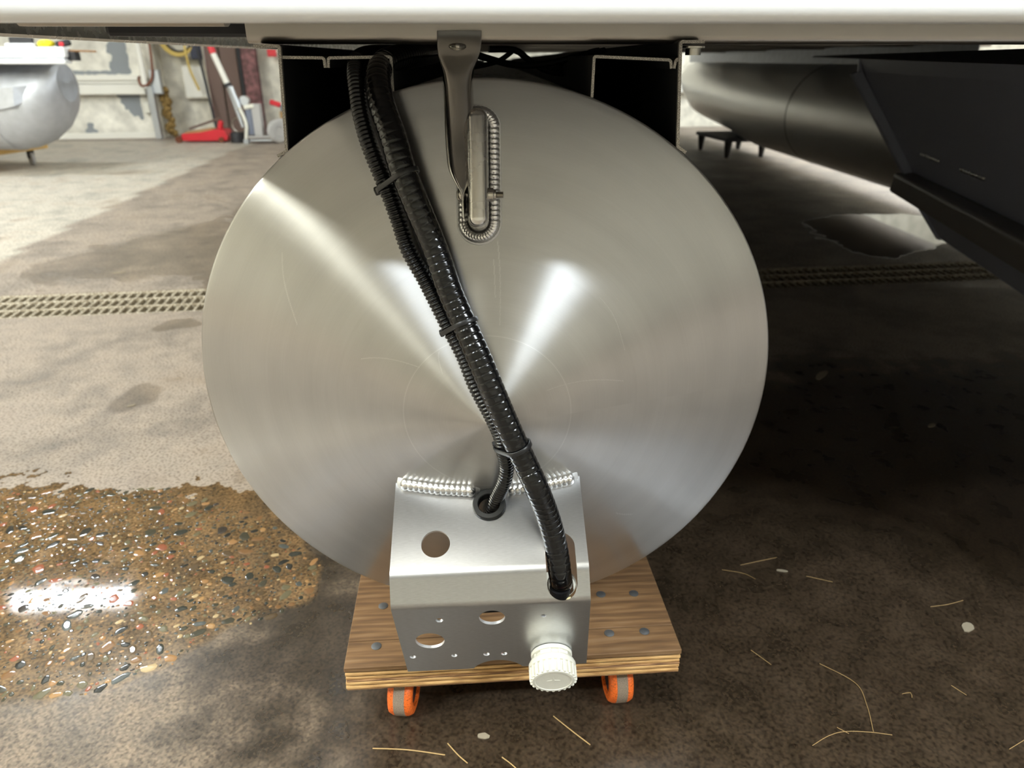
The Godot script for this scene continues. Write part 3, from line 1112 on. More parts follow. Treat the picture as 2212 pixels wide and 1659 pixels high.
# ---- deck over it all
func deck() -> void:
	var d := thing("boat_deck", "underside of the boat deck with white rounded rear skirt across the top of the view", "boat deck", DK)
	# skirt
	var pr := PackedVector2Array([Vector2(-0.500, 0.93), Vector2(-0.500, 0.7960)])
	for k in 8:
		var a := PI / 2 * (k + 1) / 8
		pr.append(Vector2(-0.509 + 0.009 * cos(a), 0.7960 - 0.0088 * sin(a)))
	pr.append_array(PackedVector2Array([Vector2(-0.526, 0.7872), Vector2(-0.526, 0.790), Vector2(-0.513, 0.791), Vector2(-0.511, 0.93)]))
	var along := Transform3D(Basis(Vector3(0, 0, 1), Vector3(0, 1, 0), Vector3(-1, 0, 0)), Vector3.ZERO)
	var mb := MB.new()
	mb.prism(pr, -2.75, 0.62, along, true, true, true)
	obj("rear_skirt", mb, M.white_paint, d)
	obj("inner_lip", bx(Vector3(1.08, 0.7925, -0.56), Vector3(3.2, 0.007, 0.012), 0.002), M.mill, d)
	# deck pan, frames
	obj("deck_pan", bx(Vector3(1.08, 0.878, -4.4), Vector3(3.1, 0.03, 7.75)), M.pan, d)
	for i in 7:
		var z := -0.7775 - i * 1.1
		var dy := 0.0 if i == 0 else 0.05
		var mb2 := MB.new()
		var c := PackedVector2Array([Vector2(z + 0.022, 0.863), Vector2(z + 0.022, 0.787 + dy), Vector2(z + 0.0215, 0.7835 + dy), Vector2(z + 0.0195, 0.7807 + dy), Vector2(z + 0.016, 0.7797 + dy), Vector2(z - 0.022, 0.7797 + dy), Vector2(z - 0.022, 0.863)])
		mb2.prism(c, -2.6, 0.455 if i > 0 else 0.235, along, true, true, true)
		obj("crossmember", mb2, M.frame, d)
	# port side rail, seen from below
	for r in [[-0.470, 0.7856, 0.012], [-0.492, 0.7950, 0.03]]:
		obj("side_rail", bx(Vector3(r[0], r[1] + 0.04, -4.35), Vector3(r[2], 0.08, 7.7), 0.003), M.mill, d)
	obj("under_panel", bx(Vector3(-0.36, 0.8050, -1.05), Vector3(0.235, 0.004, 0.98), 0.0), M.mill, d)
	obj("under_angle", bx(Vector3(-0.34, 0.7985, -0.74), Vector3(0.19, 0.010, 0.014), 0.002), M.frame, d)
	obj("under_channel", bx(Vector3(-0.322, 0.7955, -0.84), Vector3(0.15, 0.016, 0.03), 0.003, Vector3(0, 0.25, 0)), M.dark, d)
	obj("under_plate", bx(Vector3(-0.405, 0.7990, -0.70), Vector3(0.09, 0.008, 0.02), 0.002, Vector3(0, -0.3, 0)), M.dark, d)
	# hat rail to starboard with oval slots, fixing bolt
	var hat := obj("hat_rail", bx(Vector3(1.05, 0.7905, -0.87), Vector3(1.70, 0.012, 0.10), 0.003), M.mill, d)
	for x in [0.30, 0.385, 0.475, 0.66]:
		var ring := MB.new()
		var prof := [Vector2(0.85, -0.001), Vector2(1.1, -0.001), Vector2(1.1, 0.001), Vector2(0.85, 0.001), Vector2(0.85, -0.001)]
		ring.lathe(prof, 20, Transform3D(Basis.from_scale(Vector3(0.012, 1.0, 0.006)), Vector3(x, 0.784, -0.84)), -1.0)
		obj("slot_rim", ring, M.steel, hat)
	var b := MB.new()
	b.lathe([Vector2(0, 0), Vector2(0.0075, 0), Vector2(0.0075, 0.006), Vector2(0, 0.006)], 6, Transform3D(Basis.IDENTITY, Vector3(0.190, 0.7695, -0.745)))
	var bo := obj("bolt", b, M.steel, d)
	var wsh := MB.new()
	wsh.lathe([Vector2(0, 0), Vector2(0.0105, 0), Vector2(0.0105, 0.0016), Vector2(0, 0.0016)], 20, Transform3D(Basis.IDENTITY, Vector3(0.190, 0.7757, -0.745)))
	obj("washer", wsh, M.steel, bo)
	# loose black cables in the gap above the tube
	var cabs := [
		[[-0.06, 0.776, -0.96], [0.0, 0.7600, -1.0], [0.045, 0.7610, -1.0], [0.085, 0.7700, -1.0], [0.12, 0.7765, -1.02]],
		[[-0.03, 0.7780, -1.02], [0.004, 0.7770, -1.03], [0.022, 0.7655, -1.03], [0.048, 0.7520, -1.03], [0.085, 0.7485, -1.04], [0.12, 0.752, -1.05]],
		[[0.055, 0.7520, -1.06], [0.085, 0.7640, -1.06], [0.105, 0.7745, -1.06], [0.118, 0.7770, -1.06]],
		[[-0.05, 0.757, -1.02], [-0.02, 0.7635, -1.05], [0.0, 0.7755, -1.05]],
	]
	var words := ["rising to the right", "dropping away to the right", "short and steep beside the right riser", "leftmost, beside the strut"]
	for i in cabs.size():
		var pts := PackedVector3Array()
		for q in cabs[i]:
			pts.append(Vector3(q[0], q[1], q[2]))
		tag(obj("cable", tube(pts, 0.0042 if i != 3 else 0.0032, 10, 0.008), M.cable), "black cable in the gap above the tube, " + words[i], "cable", "cables above the tube")

func strut() -> void:
	var t := thing("support_strut", "shiny aluminium tube strut with flattened ends between deck and end cap bracket", "strut")
	# [y, x, z, half width x, half depth z]
	var rows := [
		[0.7905, -0.0500, -0.7515, 0.0212, 0.0016], [0.7835, -0.0502, -0.7505, 0.0212, 0.0017], [0.7755, -0.0505, -0.7480, 0.0208, 0.0020], [0.7690, -0.0508, -0.7450, 0.0195, 0.0036],
		[0.7620, -0.0511, -0.7412, 0.0172, 0.0070], [0.7540, -0.0513, -0.7372, 0.0148, 0.0108], [0.7440, -0.0511, -0.7320, 0.0142, 0.0130], [0.7280, -0.0502, -0.7210, 0.0141, 0.0138],
		[0.7050, -0.0490, -0.7060, 0.0141, 0.0140], [0.6850, -0.0475, -0.6940, 0.0139, 0.0142], [0.6740, -0.0468, -0.6870, 0.0130, 0.0148], [0.6670, -0.0462, -0.6825, 0.0106, 0.0158],
		[0.6610, -0.0455, -0.6790, 0.0072, 0.0170], [0.6560, -0.0450, -0.6765, 0.0036, 0.0178], [0.6510, -0.0447, -0.6740, 0.0019, 0.0182], [0.6420, -0.0445, -0.6705, 0.0018, 0.0180], [0.6345, -0.0445, -0.6680, 0.0018, 0.0165]]
	var path := []
	for i in rows.size() - 1:
		for k in 4:
			var f := k / 4.0
			var a: Array = rows[maxi(i - 1, 0)]
			var b: Array = rows[i]
			var c: Array = rows[i + 1]
			var d: Array = rows[mini(i + 2, rows.size() - 1)]
			var o := []
			for q in 5:
				o.append(cubic_interpolate(b[q], c[q], a[q], d[q], f))
			path.append(o)
	path.append(rows[-1])
	var rings := []
	for o in path:
		var ring := PackedVector3Array()
		var pinch: float = clampf(absf(o[3] - o[4]) / 0.016, 0, 1) * (0.6 if o[3] > o[4] else 0.5)
		for k in 36:
			var a := TAU * k / 36
			var cx := signf(cos(a)) * pow(absf(cos(a)), 0.85)
			var sz := signf(sin(a)) * pow(absf(sin(a)), 0.85)
			var dish := 1.0
			# a squeezed tube keeps full edges and a hollow middle
			if o[3] > o[4]:
				dish = 1.0 - pinch * 0.55 * pow(absf(sin(a)), 6.0) * (1.0 if o[4] > 0.003 else 0.0)
				ring.append(Vector3(o[1] + o[3] * cx, o[0], o[2] + o[4] * sz * dish))
			else:
				dish = 1.0 - pinch * 0.5 * pow(absf(cos(a)), 6.0) * (1.0 if o[3] > 0.003 else 0.0)
				ring.append(Vector3(o[1] + o[3] * cx * dish, o[0], o[2] + o[4] * sz))
		rings.append(ring)
	var mb := MB.new()
	mb.loft(rings)
	obj("tube", mb, M.strut, t)
	# bolt through flattened end and bracket
	var o := Vector3(-0.0445, 0.6515, -0.672)
	var ax := Basis(Vector3(0, 1, 0), Vector3(1, 0, 0), Vector3(0, 0, -1))    # y of the lathe along +x
	var head := MB.new()
	head.lathe([Vector2(0.0, -0.0052), Vector2(0.003, -0.0050), Vector2(0.0058, -0.0035), Vector2(0.0068, -0.0012), Vector2(0.0068, 0.0), Vector2(0, 0)], 24, Transform3D(ax, o + Vector3(-0.0018, 0, 0)))
	var bolt := obj("bolt", head, M.steel, t)
	var x0 := -0.0235
	var ws := MB.new()
	ws.lathe([Vector2(0, 0), Vector2(0.0085, 0), Vector2(0.0085, 0.0015), Vector2(0, 0.0015)], 24, Transform3D(ax, Vector3(x0, o.y, o.z)))
	obj("washer", ws, M.steel, bolt)
	var nut := MB.new()
	nut.lathe([Vector2(0, 0), Vector2(0.0070, 0), Vector2(0.0070, 0.0046), Vector2(0.0062, 0.0052), Vector2(0.0055, 0.0052), Vector2(0.0053, 0.0072), Vector2(0, 0.0072)], 6, Transform3D(ax * Basis(Vector3.UP, 0.3), Vector3(x0 + 0.0015, o.y, o.z)), 2.0)
	obj("nut", nut, M.steel, bolt)
	var thr := []
	thr.append(Vector2(0, -0.02))
	thr.append(Vector2(0.0028, -0.02))
	for k in 14:
		thr.append(Vector2(0.0026 if k % 2 == 0 else 0.0033, 0.006 + k * 0.0006))
	thr.append(Vector2(0, 0.0145))
	var tb := MB.new()
	tb.lathe(thr, 16, Transform3D(ax, Vector3(x0 + 0.0015, o.y, o.z)), 2.0)
	obj("thread", tb, M.steel, bolt)
	# tab screw at the top
	var sc := MB.new()
	sc.blob(Transform3D(Basis.from_scale(Vector3(0.0085, 0.0028, 0.002)), Vector3(-0.0518, 0.7775, -0.7455)), 14, 6)
	obj("screw_head", sc, M.steel, t)

# ---- hoses
func ribbed(pts: PackedVector3Array, r: float, pitch: float, deep: float, segs: int, sharp: float) -> MB:
	var path := smooth(pts, pitch / 6.0)
	var run := PackedFloat32Array([0.0])
	for i in path.size() - 1:
		run.append(run[i] + path[i].distance_to(path[i + 1]))
	var mb := MB.new()
	mb.sweep(path, func(i): return r - deep * pow(0.5 - 0.5 * cos(TAU * run[i] / pitch), sharp), segs)
	return mb

func hoses() -> void:
	var big := PackedVector3Array([Vector3(-0.0987, 0.7735, -0.9884), Vector3(-0.1040, 0.7700, -0.8500), Vector3(-0.1160, 0.7672, -0.7850), Vector3(-0.1240, 0.7612, -0.7477), Vector3(-0.1245, 0.7500, -0.7177), Vector3(-0.1187, 0.7303, -0.693), Vector3(-0.1074, 0.7025, -0.6749), Vector3(-0.0985, 0.6732, -0.6648), Vector3(-0.0856, 0.641, -0.6578), Vector3(-0.0716, 0.6052, -0.6525), Vector3(-0.0587, 0.5697, -0.6418), Vector3(-0.0488, 0.5472, -0.6349), Vector3(-0.0323, 0.5124, -0.6201), Vector3(-0.0167, 0.4755, -0.6098), Vector3(-0.0001, 0.4356, -0.6037), Vector3(0.0141, 0.4034, -0.6012), Vector3(0.0237, 0.383, -0.5952), Vector3(0.0369, 0.3420, -0.6007), Vector3(0.0460, 0.3048, -0.5980), Vector3(0.0503, 0.2757, -0.5924), Vector3(0.0536, 0.2517, -0.6035), Vector3(0.0558, 0.2326, -0.6124), Vector3(0.0584, 0.2090, -0.6258)])
	tag(obj("drain_hose", ribbed(big, 0.0122, 0.0074, 0.0006, 28, 9.0), M.hose), "thick glossy black ribbed hose running down across the end cap into the box slot", "hose")
	var sm := PackedVector3Array([Vector3(-0.1379, 0.7744, -0.9494), Vector3(-0.1516, 0.7720, -0.839), Vector3(-0.1513, 0.766, -0.7642), Vector3(-0.1485, 0.7572, -0.7349), Vector3(-0.1446, 0.7428, -0.7152), Vector3(-0.1392, 0.7178, -0.6983), Vector3(-0.1305, 0.6928, -0.6836), Vector3(-0.12, 0.6672, -0.6753), Vector3(-0.1156, 0.6566, -0.6726), Vector3(-0.1066, 0.6296, -0.6691), Vector3(-0.0978, 0.6027, -0.6623), Vector3(-0.083, 0.5748, -0.6573), Vector3(-0.0733, 0.5575, -0.6494), Vector3(-0.0615, 0.5348, -0.6413), Vector3(-0.0465, 0.5086, -0.6293), Vector3(-0.0352, 0.4808, -0.6210), Vector3(-0.0203, 0.4503, -0.6171), Vector3(-0.0115, 0.4274, -0.6187), Vector3(-0.0084, 0.4091, -0.6203), Vector3(-0.0057, 0.3873, -0.6279), Vector3(-0.0082, 0.3651, -0.6332), Vector3(-0.0160, 0.3372, -0.6459), Vector3(-0.0230, 0.3117, -0.6561), Vector3(-0.0266, 0.2931, -0.6640)])
	tag(obj("wire_loom", ribbed(sm, 0.0080, 0.0041, 0.0013, 24, 1.6), M.loom), "thinner corrugated black wire loom beside the thick hose, ending in the rubber grommet", "wire loom")
	# cable ties round both: [a point of the thick hose, a point of the loom]
	var pa := smooth(big, 0.002)
	var pb := smooth(sm, 0.002)
	var ties := [[0.671, 0.659, "uppermost, below the deck", -1.0, true], [0.540, 0.531, "in the middle of the hoses", -1.0, false], [0.4225, 0.4150, "lowest, where the loom leaves the hose", -1.0, true]]
	for ti in ties:
		var ca := Vector3.ZERO
		var ta := Vector3.ZERO
		for i in range(1, pa.size()):
			if pa[i].y < ti[0] and i > 20 and pa[i].z > -0.74:
				ca = pa[i]
				ta = (pa[i + 1] - pa[i - 1]).normalized()
				break
		var cb := Vector3.ZERO
		for i in range(1, pb.size()):
			if pb[i].y < ti[1] and pb[i].z > -0.75:
				cb = pb[i]
				break
		var u := (cb - ca)
		var tt := ta
		# the band lies in the plane through both centres
		var nrm := u.cross(tt).normalized()
		var axis := nrm.cross(u).normalized()
		u = u.normalized()
		var dd := cb.distance_to(ca)
		var outer := PackedVector2Array()
		for k in 60:
			var a := TAU * k / 60
			var dir := Vector2(cos(a), sin(a))
			var p1 := dir * 0.0128
			var p2 := Vector2(dd, 0) + dir * 0.0086
			outer.append(p1 if p1.dot(dir) > p2.dot(dir) else p2)
		var dense := PackedVector2Array()
		for k in outer.size():
			var q0 := outer[k]
			var q1 := outer[(k + 1) % outer.size()]
			var m := 8 if q0.distance_to(q1) > 0.006 else 1
			for j in m:
				dense.append(q0.lerp(q1, float(j) / m))
		var frame := Transform3D(Basis(u, axis.cross(u), axis), ca)
		var band := MB.new()
		var rings := [PackedVector3Array(), PackedVector3Array(), PackedVector3Array(), PackedVector3Array()]
		for q in dense:
			rings[0].append(frame * Vector3(q.x, q.y, -0.0022))
			rings[1].append(frame * Vector3(q.x + 0.0011 * (q.x - dd * 0.4) / 0.015, q.y * 1.09, -0.0020))
			rings[2].append(frame * Vector3(q.x + 0.0011 * (q.x - dd * 0.4) / 0.015, q.y * 1.09, 0.0020))
			rings[3].append(frame * Vector3(q.x, q.y, 0.0022))
		band.loft(rings, false)
		var t := thing("cable_tie", "black cable tie binding hose and loom together, " + ti[2], "cable tie", Transform3D.IDENTITY, "cable ties on the hoses")
		obj("band", band, M.tie, t)
		obj("head", bx(frame * Vector3(dd + 0.0105, -0.001, -0.001), Vector3(0.0052, 0.0068, 0.0062) if ti[4] else Vector3(0.004, 0.0056, 0.0060), 0.0008, Vector3(0.3, 0.2, 0.35)), M.tie, t)
	# grommet where the loom goes in
	var nt := Vector3(0, 0.88, 0.475).normalized()
	var gx := BX * Transform3D(Basis(Vector3.RIGHT, nt, Vector3.RIGHT.cross(nt)), Vector3(0.0013, 0.0736, -0.0199) * S)
	var gm := MB.new()
	gm.lathe([Vector2(0.0118, -0.006), Vector2(0.0132, -0.006), Vector2(0.0132, 0.0003), Vector2(0.0172, 0.0003), Vector2(0.0180, 0.0012), Vector2(0.0180, 0.0034), Vector2(0.0170, 0.0048), Vector2(0.0125, 0.0052), Vector2(0.0118, 0.0046), Vector2(0.0118, -0.006)], 48)
	tag(obj("grommet", gm, M.rubber, self, gx), "round black rubber grommet in the top of the aluminium box", "grommet")
	# pump behind the slot, with the clamp on the hose end
	var pb2 := BX * at(0.071 * S, 0.0, 0.0)
	var pump := thing("pump", "white and red pump fitting seen inside the box through the slot", "pump", pb2)
	var pm := MB.new()
	pm.lathe([Vector2(0, -0.09), Vector2(0.026, -0.09), Vector2(0.026, -0.052), Vector2(0.0, -0.052)], 32, Transform3D(Basis.IDENTITY, Vector3(-0.004, 0, -0.002)))
	obj("base", pm, M.red_plastic, pump)
	pm = MB.new()
	pm.lathe([Vector2(0, -0.052), Vector2(0.024, -0.052), Vector2(0.024, -0.022), Vector2(0.021, -0.018), Vector2(0, -0.018)], 32, Transform3D(Basis.IDENTITY, Vector3(-0.004, 0, -0.002)))
	obj("body", pm, M.plastic, pump)
	pm = MB.new()
	pm.lathe([Vector2(0.0, -0.03), Vector2(0.011, -0.03), Vector2(0.011, 0.004), Vector2(0.0, 0.004)], 24, Transform3D(Basis.IDENTITY, Vector3(-0.001, 0, 0.030)))
	obj("outlet", pm, M.dark, pump)
	obj("plug", bx(Vector3(-0.072, -0.024, -0.004), Vector3(0.06, 0.05, 0.03), 0.006), M.rubber, pump)
	obj("plug_lead", rod(Vector3(-0.045, -0.03, -0.004), Vector3(-0.02, -0.035, -0.002), 0.006, 10), M.rubber, pump)
	var clp := thing("hose_clamp", "stainless hose clamp with screw housing on the thick hose in the slot", "hose clamp")
	var ce := Vector3(0.0534, 0.2546, -0.6015)
	var tdir := (Vector3(0.0584, 0.2090, -0.6258) - Vector3(0.0503, 0.2757, -0.5924)).normalized()
	var cx := Vector3.BACK.cross(tdir).normalized()
	var cf := Transform3D(Basis(cx, -tdir, cx.cross(-tdir)), ce)
	var cm := MB.new()
	cm.lathe([Vector2(0.0146, -0.0045), Vector2(0.0155, -0.0045), Vector2(0.0155, 0.0045), Vector2(0.0146, 0.0045), Vector2(0.0146, -0.0045)], 40, cf)
	obj("band", cm, M.steel, clp)
	obj("screw_housing", bx(Vector3(0.0025, 0, 0.0165), Vector3(0.013, 0.008, 0.0045), 0.0012), M.brass, clp, cf)
	obj("screw", rod(Vector3(-0.0085, -0.003, 0.0185), Vector3(0.0125, -0.003, 0.0185), 0.0024), M.brass, clp, cf)

func vent_cap() -> void:
	var nf := Vector3(0, -0.29, 0.957).normalized()
	var xf := BX * Transform3D(Basis(Vector3.RIGHT, nf, Vector3.RIGHT.cross(nf)), Vector3(0.0594, -0.0858, 0.0282) * S)
	var t := thing("vent_cap", "white plastic ribbed cap screwed to the front of the aluminium box", "cap", xf)
	var mb := MB.new()
	mb.lathe([Vector2(0.0, -0.012), Vector2(0.0155, -0.012), Vector2(0.0155, 0.0), Vector2(0.0222, 0.0002), Vector2(0.0228, 0.0010), Vector2(0.0228, 0.0036), Vector2(0.0220, 0.0046), Vector2(0.0185, 0.0048), Vector2(0.0180, 0.0100), Vector2(0.0, 0.0100)], 56)
	obj("flange", mb, M.plastic, t)
	for k in 6:
		var a := TAU * k / 6 + 0.35
		obj("lug", bx(Vector3.ZERO, Vector3(0.0125, 0.0055, 0.0030), 0.0006), M.plastic, t, Transform3D(Basis(Vector3.UP, a), Vector3(sin(a), 0, cos(a)) * 0.0188 + Vector3.UP * 0.0072))
	mb = MB.new()
	mb.lathe([Vector2(0.0, 0.0095), Vector2(0.0215, 0.0095), Vector2(0.0245, 0.0112), Vector2(0.0258, 0.0138), Vector2(0.0260, 0.0190), Vector2(0.0236, 0.0193), Vector2(0.0230, 0.0300), Vector2(0.0232, 0.0312), Vector2(0.0226, 0.0322), Vector2(0.0200, 0.0324), Vector2(0.0196, 0.0318), Vector2(0.0, 0.0312)], 64)
	var cap := obj("cap", mb, M.plastic, t)
	var rib := MB.new()
	rib.box(Transform3D.IDENTITY, Vector3(0.0034, 0.0134, 0.0040), 0.0010)
	var rm := rib.mesh()
	for k in 24:
		var a := TAU * k / 24
		obj("rib", rm, M.plastic, cap, Transform3D(Basis(Vector3.UP, a), Vector3(sin(a), 0, cos(a)) * 0.0238 + Vector3.UP * 0.0252))
	# raised star in the middle of the face
	var star := MB.new()
	var sp := PackedVector2Array()
	for k in 8:
		sp.append(Vector2.from_angle(TAU * k / 8) * (0.0075 if k % 2 == 0 else 0.0018))
	star.prism(sp, 0.0, 0.0005, Transform3D(Basis(Vector3.RIGHT, Vector3(0, 0, -1), Vector3.UP), Vector3(0, 0.0311, 0)))
	obj("star", star, M.plastic, cap)

# ---- dolly under the tube
func dolly() -> void:
	var xf := at(0.004, 0.0, -0.635, 4.1)
	var t := thing("dolly", "square worn plywood dolly on orange casters under the end of the pontoon", "dolly", xf)
	var board := Node3D.new()
	board.name = "board"
	t.add_child(board)
	var w := 0.405
	var d := 0.42
	var rng := RandomNumberGenerator.new()
	rng.seed = 9
	# the top veneer is split along a seam
	obj("ply", bx(Vector3(0, 0.1115, -0.021), Vector3(w, 0.007, 0.042), 0.0008), M.ply_top, board)
	obj("ply", bx(Vector3(0, 0.1115, -0.0428 - (d - 0.043) / 2), Vector3(w, 0.007, d - 0.043), 0.0006), M.ply_top, board)
	var hs := [0.0026, 0.0042, 0.0026, 0.0040, 0.0028, 0.0042, 0.0024, 0.0040, 0.0030]
	var ms := [M.ply_c, M.ply_a, M.ply_c, M.ply_a, M.ply_b, M.ply_a, M.ply_c, M.ply_a, M.ply_b]
	var y := 0.108
	for i in hs.size():
		var off := rng.randf_range(-0.0012, 0.0004) - (0.0024 if ms[i] == M.ply_c else 0.0)
		obj("ply", bx(Vector3(rng.randf_range(-0.0006, 0.0006), y - hs[i] / 2, -d / 2 + off), Vector3(w - 0.001 - rng.randf() * 0.001, hs[i] - 0.0003, d), 0.0006), ms[i], board)
		y -= hs[i]
	var inv := xf.affine_inverse()
	for q in [[-0.1685, -0.7255], [-0.1654, -0.6553], [0.1189, -0.7476], [0.1631, -0.7495], [0.1212, -0.6768], [0.1656, -0.6799]]:
		var nb := MB.new()
		nb.lathe([Vector2(0, 0), Vector2(0.0062, 0), Vector2(0.0062, 0.0005), Vector2(0.0052, 0.0009), Vector2(0, 0.0010)], 18, Transform3D(Basis.IDENTITY, inv * Vector3(q[0], 0.115, q[1])))
		obj("nail_head", nb, M.nail, t)
	for k in [[-0.138, -0.667, -5.0], [0.137, -0.687, 6.0], [-0.155, -0.99, 0.0], [0.12, -1.01, 0.0]]:
		var c := Node3D.new()
		c.name = numbered(t, "caster")
		c.transform = inv * at(k[0], 0, k[1], k[2])
		t.add_child(c)
		var ax := Basis(Vector3(0, 1, 0), Vector3(1, 0, 0), Vector3(0, 0, -1))
		var mb := MB.new()
		var rr := 0.0325
		mb.lathe([Vector2(0.020, -0.0155), Vector2(rr - 0.008, -0.0160), Vector2(rr - 0.003, -0.0145), Vector2(rr - 0.0006, -0.0100), Vector2(rr - 0.0001, -0.0062), Vector2(rr - 0.0001, 0.0062), Vector2(rr - 0.0006, 0.0100), Vector2(rr - 0.003, 0.0145), Vector2(rr - 0.008, 0.0160), Vector2(0.020, 0.0155), Vector2(0.020, -0.0155)], 48, Transform3D(ax, Vector3(0, rr, 0)), 0.6)
		obj("wheel", mb, M.orange, c)
		mb = MB.new()
		mb.lathe([Vector2(rr - 0.001, -0.0074), Vector2(rr + 0.0001, -0.0068), Vector2(rr + 0.0001, 0.0068), Vector2(rr - 0.001, 0.0074)], 48, Transform3D(ax, Vector3(0, rr, 0)), 0.6)
		obj("tread", mb, M.tread, c)
		mb = MB.new()
		mb.lathe([Vector2(0, -0.012), Vector2(0.020, -0.012), Vector2(0.020, 0.012), Vector2(0, 0.012)], 32, Transform3D(ax, Vector3(0, rr, 0)))
		obj("hub", mb, M.dark, c)
		mb = MB.new()
		for s in [-1.0, 1.0]:
			mb.box(at(s * 0.0182, 0.054, -0.016), Vector3(0.0018, 0.042, 0.026), 0.0006)
		mb.box(at(0, 0.0732, -0.008), Vector3(0.046, 0.006, 0.05), 0.001)
		obj("fork", mb, M.galv, c)

# ---- black motor pod to starboard
func motor_pod() -> void:
	var xf := at(1.144, 0, -2.58, -12.0)
	var t := thing("motor_pod", "black painted motor pod hanging under the deck at the right", "motor pod", xf)
	var L := 1.9
	var mb := MB.new()
	mb.prism(PackedVector2Array(v2([0.0, 0.777, 0.019, 0.73, 0.235, 0.415, 0.274, 0.323, 0.372, 0.196, 0.40, 0.186, 0.52, 0.186, 0.70, 0.777])), 0.012, L, Transform3D.IDENTITY, true, true)
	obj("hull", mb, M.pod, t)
	# end plate edge with its flat bar
	mb = MB.new()
	mb.prism(PackedVector2Array(v2([0.0, 0.776, 0.004, 0.73, 0.262, 0.322, 0.366, 0.190, 0.376, 0.187, 0.400, 0.200, 0.52, 0.200, 0.69, 0.776])), 0.0, 0.012)
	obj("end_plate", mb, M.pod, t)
	mb = MB.new()
	mb.prism(PackedVector2Array(v2([-0.014, 0.722, 0.012, 0.734, 0.238, 0.414, 0.212, 0.406])), -0.016, 0.030)
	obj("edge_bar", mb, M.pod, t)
	# lifting strake with a round nose
	var st := PackedVector2Array(v2([0.24, 0.418, 0.204, 0.411]))
	for k in 9:
		var a := PI * 0.15 + PI * 0.75 * k / 8
		st.append(Vector2(0.1985, 0.398) + Vector2(cos(a + PI * 0.3), sin(a + PI * 0.3)) * 0.0135)
	st.append_array(PackedVector2Array(v2([0.182, 0.352, 0.188, 0.345, 0.275, 0.318])))
	mb = MB.new()
	mb.prism(st, -0.006, L, Transform3D.IDENTITY, true, true, true)
	obj("strake", mb, M.strake, t)
	# stiffener welded above the strake
	mb = MB.new()
	mb.prism(PackedVector2Array([Vector2(0.18, 0.50), Vector2(0.165, 0.56), Vector2(0.172, 0.56), Vector2(0.20, 0.50)]), 0.62, L, Transform3D.IDENTITY)
	obj("stiffener", mb, M.black_paint, t)
	for z in [0.28, 0.62]:
		var fr := []
		for k in 4:
			fr.append(Transform3D(Basis(Vector3(0, 0, 1), Vector3(0.55, -0.83, 0), Vector3(-0.83, -0.55, 0)), Vector3(0.1735, 0.502, z + k * 0.05)))
		obj("weld_bead", bead(fr, 0.012, 0.008), M.mill, t)
	# flange plate under the deck
	mb = MB.new()
	var fl := []
	for k in [[-0.02, 0.7745], [L, 0.7575]]:
		fl.append(PackedVector3Array([Vector3(-0.145, k[1], k[0]), Vector3(-0.132, 0.7792, k[0]), Vector3(0.10, 0.7792, k[0]), Vector3(0.10, k[1] - 0.002, k[0])]))
	for k in 4:
		mb.flat4(fl[0][k], fl[0][(k + 1) % 4], fl[1][(k + 1) % 4], fl[1][k], Vector3(0, 0.772, L / 2))
	mb.flat4(fl[0][0], fl[0][1], fl[0][2], fl[0][3], Vector3(0, 0.772, L))
	mb.flat4(fl[1][0], fl[1][1], fl[1][2], fl[1][3], Vector3(0, 0.772, 0))
	obj("flange", mb, M.black_paint, t)

# ---- starboard tube, farther forward in view
func starboard() -> void:
	var p := thing("pontoon", "long aluminium pontoon beyond the black motor pod, nose away from the viewer", "pontoon", Transform3D(DK.basis, DK * Vector3(2.25, 0.4324, 0)))
	var mb := MB.new()
	mb.lathe([Vector2(R - 0.002, -6.05), Vector2(R, -6.048), Vector2(R, -1.2), Vector2(0, -1.2)], 96, Transform3D(Basis(Vector3.RIGHT, PI / 2), Vector3.ZERO))
	obj("tube", mb, M.tube, p)
	mb = MB.new()
	var rings := []
	for q in [[-6.04, 0.0, 1.0, 1.0], [-6.3, 0.008, 0.975, 1.0], [-6.7, 0.028, 0.915, 0.995], [-7.2, 0.045, 0.875, 0.985], [-7.5, 0.052, 0.85, 0.97], [-7.8, 0.06, 0.81, 0.93], [-8.1, 0.11, 0.65, 0.86], [-8.35, 0.165, 0.47, 0.72], [-8.5, 0.21, 0.32, 0.5], [-8.55, 0.23, 0.22, 0.3]]:
		var ring := PackedVector3Array()
		for k in 64:
			var a := TAU * k / 64
			ring.append(Vector3(cos(a) * R * q[3], q[1] + sin(a) * R * q[2], q[0]))
		rings.append(ring)
	mb.loft(rings)
	obj("nose", mb, M.tube, p)
	mb = MB.new()
	for z in [-5.0]:
		mb.lathe([Vector2(R, -0.006), Vector2(R + 0.002, -0.003), Vector2(R + 0.002, 0.003), Vector2(R, 0.006)], 96, Transform3D(Basis(Vector3.RIGHT, PI / 2), Vector3(0, 0, z)))
	obj("seam_ring", mb, M.dark_iron, p)
	obj("side_riser", bx(Vector3(-0.06, 0.3676, -6.1), Vector3(0.006, 0.112, 5.2)), M.dull_alu, p)
	# its dolly
	var d := thing("dolly", "low dark dolly with four tapered legs under the far pontoon's nose", "dolly", at(2.02, 0, -6.72, 8.0))
	obj("board", bx(Vector3(0, 0.146, 0), Vector3(0.50, 0.03, 0.7), 0.004), M.dark, d)
	for q in [[-0.21, 0.30], [0.10, 0.30], [-0.21, -0.30], [0.16, -0.30]]:
		mb = MB.new()
		mb.lathe([Vector2(0, 0), Vector2(0.018, 0), Vector2(0.036, 0.131), Vector2(0, 0.131)], 10, Transform3D(Basis.IDENTITY, Vector3(q[0], 0.0, q[1])))
		obj("leg", mb, M.dark_iron, d)

